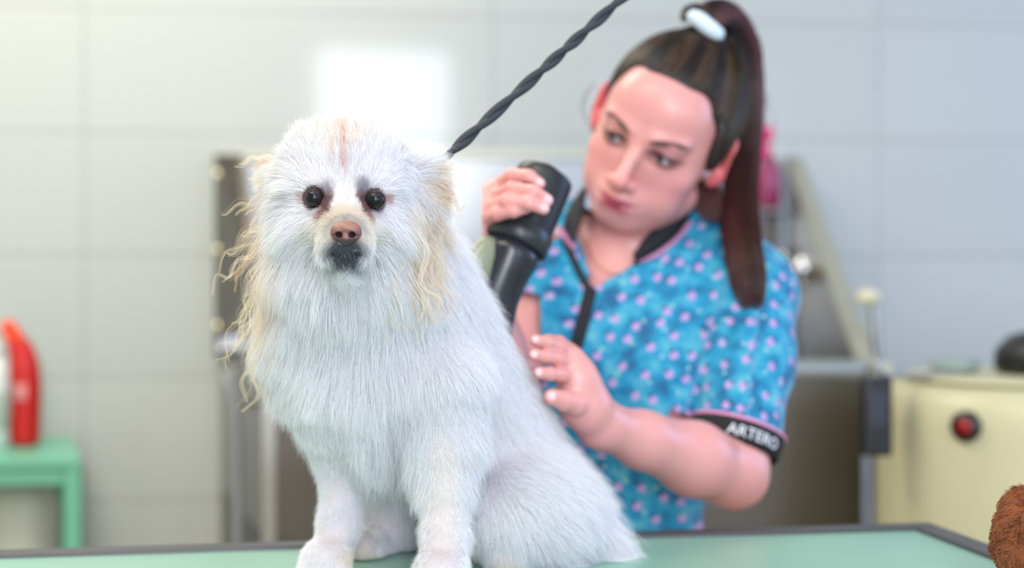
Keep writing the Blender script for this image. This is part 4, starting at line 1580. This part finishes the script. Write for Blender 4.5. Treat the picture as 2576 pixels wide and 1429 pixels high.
# temples swept back: bare corners either side of the peak
for sg in (-1, 1):
    C.ell(Hd(sg * .040, -.078, .058), A((.022, .040, .024)) * HS, HR, k=.006, sub=True)
    C.ell(Hd(sg * .085, .012, -.004), A((.020, .022, .026)) * HS, HR, k=.004, sub=True)
for sg in (1,):
    C.ell(Hd(sg * .0710, -.022, .026), A((.0085, .020, .034)) * HS, HR, k=.010)
cap_me = C.mesh('hair')
hair = link('hair', cap_me, hair_dark, per)
p, n = sample_mesh(cap_me, 26000 if not QUICK else 8000)
lp_ = ((p - H0) @ HR) / HS
ok = (n @ nrm > -.3) | (lp_[:, 1] > .03)
p, n, lp_ = p[ok], n[ok], lp_[ok]
K = 9
ctr = A((0, .014, .032))
rad = A((.0795, .0995, .0925))
pos = np.zeros((len(p), K, 3))
cur = (lp_ - ctr) / rad
tgt = (tie_l - ctr) / rad
tgt = tgt / np.linalg.norm(tgt)
ln_ = (.35 + .5 * rng.random(len(p)))
r0 = np.linalg.norm(cur, axis=1)
u0 = unit(cur)
for k in range(K):
    s = k / (K - 1)
    f = (s * ln_)[:, None]
    u_ = unit(u0 * (1 - f) + tgt * f)
    r_ = np.maximum(r0, 1.0)[:, None] * (1 + .006 * math.sin(s * 3.1)) + .006 * rng.random((len(p), 1)) * s
    pos[:, k] = H0 + ((u_ * r_ * rad + ctr) * HS) @ HR.T
hc = lerp(np.tile(A(srgb(24, 17, 16)[:3]), (len(p), 1)), srgb(112, 82, 58)[:3], rng.random(len(p)) ** 2.2 * np.clip(.6 + .8 * np.sin(lp_[:, 0] * 160 + lp_[:, 1] * 60), .1, 1))
# sit the strands just on the cap: start from the surface point
d0 = p - pos[:, 0]
for k in range(K):
    pos[:, k] += d0 * (1 - k / (K - 1)) + n * .0008
hair_object('hair_strands', pos, .00030, .00016, hc, hs_m, hair)

# ponytail
tie = A(P(1786, 66, 1.60))
pt = [tie + A((-.004, .004, -.006)), P(1795, 40, 1.618), P(1835, 48, 1.65), P(1872, 120, 1.675), P(1880, 240, 1.685), P(1872, 380, 1.675), P(1862, 500, 1.635), P(1868, 610, 1.585), P(1882, 700, 1.560), P(1893, 800, 1.552)]
pc = catmull(pt, 10)
tt_ = np.linspace(0, 1, len(pc))
pr = np.interp(tt_, [0, .1, .25, .35, .6, .75, .88, .96, 1], [.010, .017, .019, .020, .021, .022, .021, .015, .007])
pony = link('ponytail', from_bm('ponytail', tube(pc[:-22], (pr * np.interp(tt_, [0, .6, .76], [.9, .9, .3]))[:-22], 20, flat=.8)), hair_dark, per)
NP = 7000 if not QUICK else 2500
T_, N1, B1 = frames(pc)
a_ = rng.random(NP) * 6.28
q_ = np.sqrt(rng.random(NP)) * 1.06
tw = rng.normal(size=NP) * .4
K = 26
sel = np.linspace(0, len(pc) - 1, K).astype(int)
endj = np.clip(1.0 - .12 * (1 + np.sin(a_ * 5 + 2)) * (.6 + .4 * q_) - .24 * rng.random(NP) ** 1.5, 0, 1)
pos = np.zeros((NP, K, 3))
for k, j in enumerate(sel):
    jj = endj * j
    i0_ = np.minimum(jj.astype(int), len(pc) - 2)
    fr = (jj - i0_)[:, None]
    c_ = pc[i0_] * (1 - fr) + pc[i0_ + 1] * fr
    nn_ = N1[i0_]
    bb_ = B1[i0_]
    rr_ = np.maximum(pr[i0_], .0045 if k > K - 6 else 0) * (1 + (.10 * rng.random(NP) if k else 0))
    aa = a_ + tw * k / K
    pos[:, k] = c_ + (rr_ * q_ * np.cos(aa))[:, None] * nn_ + (rr_ * q_ * .85 * np.sin(aa))[:, None] * bb_
hc = lerp(np.tile(A(srgb(26, 16, 20)[:3]), (NP, 1)), srgb(120, 72, 72)[:3], np.clip((np.sin(a_ * 3 + 1) * .5 + .5) * q_ * .7 + .3 * rng.random(NP) - .15, 0, 1))
hair_object('ponytail_strands', pos, .00032, .00016, hc, hs_m, pony, lerp(hc, srgb(78, 40, 32)[:3], np.full(NP, .6)))
# dark hair from nape up to the tie behind the ear
# loop of hair beside the tie
lpk = catmull([P(1722, 50, 1.60), P(1722, 30, 1.605), P(1745, 17, 1.61), P(1775, 22, 1.615), P(1796, 34, 1.62)], 8)
link('hair_loop', from_bm('hair_loop', tube(lpk, .0042, 10)), hair_dark, hair)
# flyaway strands
fw = []
for j in range(60):
    b0 = A(P(1890 + random.gauss(0, 14), 150 + random.random() * 350, 1.67))
    fw.append([b0 + A((.012 * math.sin(s * 3 + j), 0, -.06 * s)) + A((.018 * s * random.random(), 0, 0)) for s in np.linspace(0, 1, 8)])
for j in range(5):
    a0 = random.random()
    b0 = A(P(1497 - 8 * a0, 200 + 20 * a0, 1.60))
    fw.append([b0 + A((-.014 * math.sin(s * 3.1), 0, -.055 * s)) + A((.004 * random.random(), 0, .004 * random.random())) for s in np.linspace(0, 1, 8)])
for j in range(900):
    b0 = A(P(1768 + random.gauss(0, 15), 445 + random.random() * 20, 1.632 + .01 * random.random()))
    fw.append([b0 + A((.012 * s + .004 * math.sin(s * 5 + j), -.01 * s, -(.035 + .01 * math.sin(j)) * s)) for s in np.linspace(0, 1, 8)])
hair_object('loose_strands', np.array(fw), .00022, .00008, A(srgb(110, 64, 60)[:3]), hs_m, hair)
# hair tie
tm = mat('pale_satin_tie', srgb(206, 222, 236), .3)
ht = catmull([P(1728, 38, 1.585), P(1752, 46, 1.578), P(1785, 72, 1.572), P(1812, 98, 1.578)], 8)
link('hair_tie', from_bm('hair_tie', tube(ht, np.interp(np.linspace(0, 1, len(ht)), [0, .15, .4, .9, 1], [.002, .0075, .0095, .0100, .006]), 16, flat=.7)), tm, per)
# earring, necklace
es, en = onto(bvh, 1776, 434)
bm = bmesh.new()
bmesh.ops.create_uvsphere(bm, u_segments=16, v_segments=10, radius=.0042)
bmesh.ops.translate(bm, verts=bm.verts, vec=es)
link('earring', from_bm('earring', bm), mat('pearl_stud', srgb(226, 214, 240), .15, 0.3), per)
nk_ = [onto(bvh, x, y, .0012) for x, y in ((1478, 600), (1488, 640), (1510, 672), (1545, 690), (1585, 678), (1620, 650))]
nk_ = [a[0] for a in nk_ if a]
link('necklace', from_bm('necklace', tube(catmull(nk_, 8), .0007, 6)), mat('gold_chain', srgb(210, 160, 110), .3, 1.0), per)

# ---- tunic
TS = Solid((-.06, 1.38, .66), (.40, 1.86, 1.34), .0036)
g = .010
TS.ell(chest, A((.135, .090, .150)) + g, TR, k=.03)
TS.ell(waist + ax_u * .02, A((.122, .086, .14)) + g, TR, k=.05)
TS.ell(A((.075, 1.665, .84)), A((.145, .10, .13)) + g * 1.5, k=.05)
for sg in (-1, 1):
    TS.ell(chest + ax_a * sg * .062 - ax_f * .062 - ax_u * .03, A((.052, .045, .055)) + g, TR, k=.04)
TS.cone(neck0 - ax_u * .03, shL, .046 + g * .7, .040 + g, k=.04)
TS.cone(neck0 - ax_u * .03, shR, .046 + g * .7, .040 + g, k=.04)
TS.cone(P(1690, 560, 1.69), P(1870, 690, 1.655), .034 + g, .036 + g, k=.03)
slL = elL * .78 + shL * .22
TS.chain([shL, shL * .5 + slL * .5, slL + (elL - shL) * .02], [.054, .050, .048], k=.02)
TS.ell(A(P(1912, 880, 1.57)), (.028, .030, .05), k=.03)
slR = elR * .55 + shR * .45
TS.chain([shR, slR], [.055, .054], k=.02)
# folds: soft creases from the armpit and across the waist
for a, b, r in (((1745, 960, 1.530), (1600, 1010, 1.51), .006), ((1735, 985, 1.528), (1560, 1110, 1.50), .006), ((1740, 1120, 1.55), (1560, 1170, 1.52), .007),
                ((1640, 700, 1.575), (1560, 830, 1.54), .005), ((1860, 760, 1.545), (1800, 900, 1.52), .006), ((1745, 1230, 1.56), (1600, 1270, 1.53), .006), ((1760, 930, 1.52), (1735, 1050, 1.50), .008)):
    TS.cone(P(*a), P(*b), r, r * .6, k=.012, sub=True)
TS.half((0, 0, 1), .70)
t_me = TS.mesh('tunic')
# trim neck opening, cuffs and hem
tv = vcoords(t_me)
q = screen(tv)
poly = [(1445, 380), (1440, 560), (1474, 640), (1490, 722), (1530, 700), (1604, 655), (1722, 545), (1735, 380)]


def inpoly(q, poly):
    c = np.zeros(len(q), bool)
    j = len(poly) - 1
    for i in range(len(poly)):
        xi, yi = poly[i]
        xj, yj = poly[j]
        m = ((yi > q[:, 1]) != (yj > q[:, 1])) & (q[:, 0] < (xj - xi) * (q[:, 1] - yi) / (yj - yi + 1e-9) + xi)
        c ^= m
        j = i
    return c


frontm = ((tv - neck0) @ ax_f) < .0
cut = inpoly(q, poly) & frontm
cut |= np.linalg.norm(np.cross(tv - neck0, np.tile(unit(Hd(0, .01, -.05) - neck0), (len(tv), 1))), axis=1) < .054
cut &= ((tv - neck0) @ ax_u) > -.16
dL = unit(elL - shL)
nC = unit(A((-.28, -.30, -.91)))
hemL = ((tv - slL) @ nC)
nearL = np.linalg.norm(np.cross(tv - shL, np.tile(dL, (len(tv), 1))), axis=1) < .075
# the cuff plane follows the band in the picture
wL = (elL - shL)
cut |= (hemL > 0) & nearL & (tv[:, 0] > .17)
dR = unit(elR - shR)
cut |= (((tv - slR) @ dR) > 0) & (np.linalg.norm(np.cross(tv - shR, np.tile(dR, (len(tv), 1))), axis=1) < .07) & (tv[:, 0] < .03) & (tv[:, 1] < 1.64)
cut |= tv[:, 2] < .706
bm = bmesh.new()
bm.from_mesh(t_me)
bm.verts.ensure_lookup_table()
bmesh.ops.delete(bm, geom=[bm.verts[i] for i in np.nonzero(cut)[0]], context='VERTS')
bm.to_mesh(t_me)
bm.free()
tv = vcoords(t_me)
# cloth coordinates: around the body, or around the sleeve
ta_ = np.arctan2((tv - waist) @ ax_a, -((tv - waist) @ ax_f))
uvx = np.where((tv - waist) @ ax_f < .02, np.arcsin(np.clip(((tv - waist) @ ax_a) / .19, -1, 1)) * .19, ta_ * .115 + 1)
uvy = (tv - waist) @ ax_u
dax = tv - shL
inS = (np.linalg.norm(np.cross(dax, np.tile(dL, (len(tv), 1))), axis=1) < .068) & ((dax @ dL) > -.02) & (((tv - chest) @ ax_a) > .105)
sa = unit(np.cross(dL, A((0, 1, 0))))
sbv = np.cross(dL, sa)
uvx = np.where(inS, np.arctan2(dax @ sa, -(dax @ sbv)) * .056 + 3, uvx)
uvy = np.where(inS, -(dax @ dL), uvy)
at = t_me.attributes.new('cloth', 'FLOAT_VECTOR', 'POINT')
at.data.foreach_set('vector', np.stack([uvx, uvy, uvx * 0], 1).astype(np.float32).ravel())


def tunic_mat():
    m = bpy.data.materials.new('turquoise_dotted_cloth')
    m.use_nodes = True
    nt = m.node_tree
    L = nt.links.new
    b = nt.nodes['Principled BSDF']
    a = nt.nodes.new('ShaderNodeAttribute')
    a.attribute_name = 'cloth'

    def vor(scale, rnd, off):
        mp = nt.nodes.new('ShaderNodeVectorMath')
        mp.operation = 'ADD'
        mp.inputs[1].default_value = off
        L(a.outputs['Vector'], mp.inputs[0])
        v = nt.nodes.new('ShaderNodeTexVoronoi')
        v.voronoi_dimensions = '2D'
        v.inputs['Scale'].default_value = scale
        v.inputs['Randomness'].default_value = rnd
        L(mp.outputs[0], v.inputs['Vector'])
        return v
    n = nt.nodes.new('ShaderNodeTexNoise')
    n.inputs['Scale'].default_value = 38
    n.inputs['Detail'].default_value = 5
    L(a.outputs['Vector'], n.inputs['Vector'])
    r = nt.nodes.new('ShaderNodeValToRGB')
    r.color_ramp.elements[0].position = .36
    r.color_ramp.elements[0].color = srgb(0, 92, 136)
    r.color_ramp.elements[1].position = .68
    r.color_ramp.elements[1].color = srgb(84, 168, 190)
    e = r.color_ramp.elements.new(.5)
    e.color = srgb(0, 136, 178)
    L(n.outputs['Fac'], r.inputs[0])
    last = r.outputs[0]
    for scale, off, rad, colr in ((40, (0, 0, 0), .165, srgb(180, 146, 200)), (40, (.0045, -.0035, 0), .085, srgb(52, 66, 120)), (30, (.31, .2, 0), .06, srgb(140, 186, 192))):
        v = vor(scale, .48, off)
        lt_ = nt.nodes.new('ShaderNodeMapRange')
        lt_.inputs[1].default_value = rad
        lt_.inputs[2].default_value = rad * 1.25
        lt_.inputs[3].default_value = 1
        lt_.inputs[4].default_value = 0
        L(v.outputs['Distance'], lt_.inputs[0])
        mx = nt.nodes.new('ShaderNodeMix')
        mx.data_type = 'RGBA'
        L(lt_.outputs[0], mx.inputs[0])
        L(last, mx.inputs[6])
        mx.inputs[7].default_value = colr
        last = mx.outputs[2]
    L(last, b.inputs['Base Color'])
    b.inputs['Roughness'].default_value = .75
    b.inputs['Sheen Weight'].default_value = .15
    return m


tunic = link('tunic', t_me, tunic_mat(), per)
md = tunic.modifiers.new('thickness', 'SOLIDIFY')
md.thickness = .002
md.offset = -1
tbvh = bvh_of(t_me)


def band(name, pts, width, thick, m, parent, off=.001, n_=10, tb=tbvh):
    P3, N3 = [], []
    pp = catmull([(x, y, 0) for x, y in pts], n_)
    for x, y, _ in pp:
        h = onto(tb, x, y, off)
        if h is None:
            h = onto(bvh, x, y, .012)
        if h is None:
            continue
        P3.append(h[0])
        N3.append(h[1])
    P3, N3 = A(P3), A(N3)
    for _ in range(4):
        P3[1:-1] = (P3[:-2] + P3[1:-1] * 2 + P3[2:]) / 4
        N3[1:-1] = (N3[:-2] + N3[1:-1] * 2 + N3[2:]) / 4
    N3 = unit(N3)
    return link(name, from_bm(name, ribbon(P3, N3, width, thick)), m, parent)


blackc = mat('black_knit', srgb(16, 18, 26), .8)
pinkc = mat('pink_piping', srgb(214, 140, 178), .7)
band('zip', [(1487, 728), (1474, 780), (1458, 840), (1440, 900), (1424, 970)], .0150, .003, blackc, tunic)
band('zip_placket', [(1416, 600), (1440, 650), (1468, 705), (1484, 728)], .008, .003, blackc, tunic, n_=6)
band('zip_placket', [(1604, 662), (1560, 690), (1510, 716), (1490, 728)], .0035, .003, blackc, tunic, n_=6)
# stand collar: two curved pieces rising from the neck opening
def collar(ptsb, w_top, name='collar'):
    """pts: list of ((px,py,Y) lower edge, (px,py,Y) upper edge)"""
    a = catmull([A(P(*x[0])) for x in ptsb], 8)
    b = catmull([A(P(*x[1])) for x in ptsb], 8)
    bm = bmesh.new()
    cen_ = neck0 + ax_u * .03
    rows = []
    for i in range(len(a)):
        out = unit(a[i] - cen_)
        out = unit(out - ax_u * out.dot(ax_u))
        rows.append([bm.verts.new(tuple(v)) for v in (a[i], (a[i] + b[i]) / 2 + out * .0015, b[i], b[i] - out * .003, (a[i] + b[i]) / 2 - out * .0015, a[i] - out * .003)])
    for r0_, r1_ in zip(rows, rows[1:]):
        for k in range(6):
            bm.faces.new((r0_[k], r0_[(k + 1) % 6], r1_[(k + 1) % 6], r1_[k]))
    bm.faces.new(rows[0])
    bm.faces.new(rows[-1][::-1])
    return link(name, from_bm(name, bm), blackc, tunic)


collar([((1600, 662, 1.580), (1592, 640, 1.580)), ((1650, 632, 1.588), (1626, 596, 1.590)), ((1700, 592, 1.602), (1672, 548, 1.606)), ((1735, 545, 1.625), (1712, 500, 1.628)), ((1752, 500, 1.66), (1735, 460, 1.66)), ((1735, 470, 1.71), (1720, 430, 1.71)), ((1640, 460, 1.75), (1630, 420, 1.75))], .04)
collar([((1442, 612, 1.595), (1446, 588, 1.593)), ((1428, 592, 1.612), (1462, 540, 1.608)), ((1418, 560, 1.630), (1468, 500, 1.626)), ((1440, 510, 1.665), (1475, 462, 1.66)), ((1500, 475, 1.73), (1510, 435, 1.72)), ((1640, 460, 1.752), (1630, 420, 1.752))], .04)
band('piping', [(1606, 660), (1652, 642), (1702, 604), (1738, 560)], .0045, .003, pinkc, tunic, n_=6)
band('piping', [(1404, 575), (1424, 604), (1446, 628)], .006, .003, pinkc, tunic, n_=6)

# sleeve cuff with its woven lettering
cu = []
e_a = unit(np.cross(nC, A((0, 1, 0))))
e_b = np.cross(nC, e_a)


def ringpts(t, r, off=0.0):
    c_ = slL + nC * t
    return [c_ + r * (math.cos(a) * e_a + math.sin(a) * e_b) for a in np.linspace(0, 2 * math.pi, 65)]


cuff_r = .0500
bm = bmesh.new()
rows = []
for t, r in ((-.004, cuff_r), (-.002, cuff_r + .002), (.020, cuff_r - .001), (.022, cuff_r - .003), (.020, cuff_r - .005), (-.002, cuff_r - .004)):
    rows.append([bm.verts.new(tuple(v)) for v in ringpts(t, r)[:-1]])
for a, b in zip(rows, rows[1:] + rows[:1]):
    for k in range(64):
        bm.faces.new((a[k], a[(k + 1) % 64], b[(k + 1) % 64], b[k]))
cuff = link('cuff', from_bm('cuff', bm), blackc, tunic)
link('piping', from_bm('piping', tube(ringpts(-.004, cuff_r + .001)[:-1] + ringpts(-.004, cuff_r + .001)[:2], .0022, 8)), pinkc, tunic)
fcu = bpy.data.curves.new('lettering', 'FONT')
fcu.body = 'ARTERO'
fcu.size = .0165
fcu.extrude = .0003
fcu.align_x = 'CENTER'
tmpo = bpy.data.objects.new('lettering_src', fcu)
COL.objects.link(tmpo)
bpy.context.view_layer.update()
dg = bpy.context.evaluated_depsgraph_get()
fm_ = bpy.data.meshes.new_from_object(tmpo.evaluated_get(dg))
bpy.data.objects.remove(tmpo)
fv = vcoords(fm_)
# wrap the flat letters around the cuff, centred on the side that shows
cdir = A(P(1893, 1118, 1.0)) - A(CAMV)
vis = unit(A((.22, -1, 0)))
vis = unit(vis - nC * vis.dot(nC))
tang = np.cross(nC, vis)
if tang[0] < 0:
    tang = -tang
fv2 = []
R_ = cuff_r + .0012
for x, y, z in fv:
    a = x / R_
    fv2.append(slL + nC * (.0155 - y) + (R_ + z) * (math.cos(a) * vis + math.sin(a) * tang))
fm_.vertices.foreach_set('co', np.array(fv2, dtype=np.float32).ravel())
fm_.name = 'lettering'
link('lettering', fm_, mat('white_thread', srgb(226, 226, 236), .6), cuff, smooth=False)

# trousers and shoes, hidden by the table but there
Tr = Solid((-.16, 1.50, .03), (.32, 1.86, .80), .008)
Tr.ell(A((.07, 1.67, .80)), (.150, .105, .11), k=.03)
hipz = .78
Tr.chain([A((.000, 1.68, .76)), A((-.03, 1.66, .42)), A((-.04, 1.72, .07))], [.085, .060, .050], k=.03)
Tr.chain([A((.145, 1.68, .76)), A((.16, 1.66, .42)), A((.17, 1.72, .07))], [.085, .060, .050], k=.03)
Tr.half((0, 0, 1), .045)
Tr.half((0, 0, -1), -.79)
link('trousers', Tr.mesh('trousers'), mat('dark_trousers', srgb(36, 40, 52), .8), per)
for x in (-.04, .17):
    F_ = Solid((x - .07, 1.50, -.002), (x + .07, 1.84, .12), .006)
    F_.cone((x, 1.75, .04), (x, 1.60, .032), .042, .036, k=.02)
    F_.cone((x, 1.74, .05), (x, 1.73, .08), .040, .040, k=.02)
    F_.half((0, 0, 1), .002)
    link('shoe', F_.mesh('shoe'), mat('black_shoe', srgb(24, 24, 26), .5), per)

# ================================================================== HAND DRYER
dry = empty('hair_dryer', P(1330, 560, 1.40), 'black hand dryer held in her hand, its nozzle towards the dog\'s back', 'hair dryer')
D0 = A(P(1368, 452, 1.405))
D1 = A(P(1292, 622, 1.385))
D2 = A(P(1232, 770, 1.355))
bl = mat('black_dryer_shell', srgb(24, 26, 32), .38)
bl2 = mat('dark_dryer_band', srgb(40, 44, 48), .35)
gr = mat('black_glossy_nozzle', srgb(34, 36, 44), .25)
go = mat('olive_grey_highlight', srgb(128, 132, 112), .25)
body_pts = catmull([D0 + (D0 - D1) * .10, D0, D0 * .6 + D1 * .4, D1], 8)
link('barrel', from_bm('barrel', tube(body_pts, np.interp(np.linspace(0, 1, len(body_pts)), [0, .10, .3, .7, 1], [.018, .0265, .029, .030, .031]), 36)), bl, dry)
d_d = unit(D1 - D0)
link('collar_band', from_bm('collar_band', tube([D1 - d_d * .022, D1 - d_d * .020, D1 - d_d * .002, D1], [.0305, .0330, .0335, .031], 36)), bl2, dry)
# handle hanging behind, under the barrel
hx = D0 * .35 + D1 * .65
link('handle', from_bm('handle', tube(catmull([hx + A((.0, .025, .0)), hx + A((.004, .07, .0)), hx + A((.0, .10, -.02))], 6), .015, 20)), bl, dry)
# nozzle: narrows into a flat wide mouth
bm = bmesh.new()
rows = []
sd = unit(np.cross(d_d, A((0, 1, .0))))
up_ = np.cross(sd, d_d)
for t, rw, rh in ((0, .030, .030), (.012, .0285, .0285), (.030, .026, .024), (.050, .0265, .018), (.070, .030, .012), (.085, .034, .008), (.083, .032, .006), (.04, .020, .010)):
    c_ = D1 + d_d * t
    rows.append([bm.verts.new(tuple(c_ + rw * math.cos(a) * sd + rh * math.sin(a) * up_)) for a in np.linspace(0, 2 * math.pi, 41)[:-1]])
for a, b in zip(rows, rows[1:]):
    for k in range(40):
        bm.faces.new((a[k], a[(k + 1) % 40], b[(k + 1) % 40], b[k]))
bm.faces.new(rows[0][::-1])
bm.faces.new(rows[-1])
link('nozzle', from_bm('nozzle', bm), gr, dry)
s0 = D1 - sd * .021 - A((0, .016, 0)) + d_d * .002  # pale reflection on the nozzle, built as an olive-grey piece
link('nozzle_highlight', from_bm('nozzle_highlight', tube(catmull([s0, s0 + d_d * .03 - sd * .002, s0 + d_d * .058 - sd * .001, s0 + d_d * .078 + sd * .006], 6), np.interp(np.linspace(0, 1, 19), [0, .15, .6, 1], [.010, .014, .017, .013]), 24, flat=.7)), go, dry)
link('rear_grille', from_bm('rear_grille', tube([D0 - d_d * .013, D0 - d_d * .0078], [.011, .0170], 28)), bl2, dry)
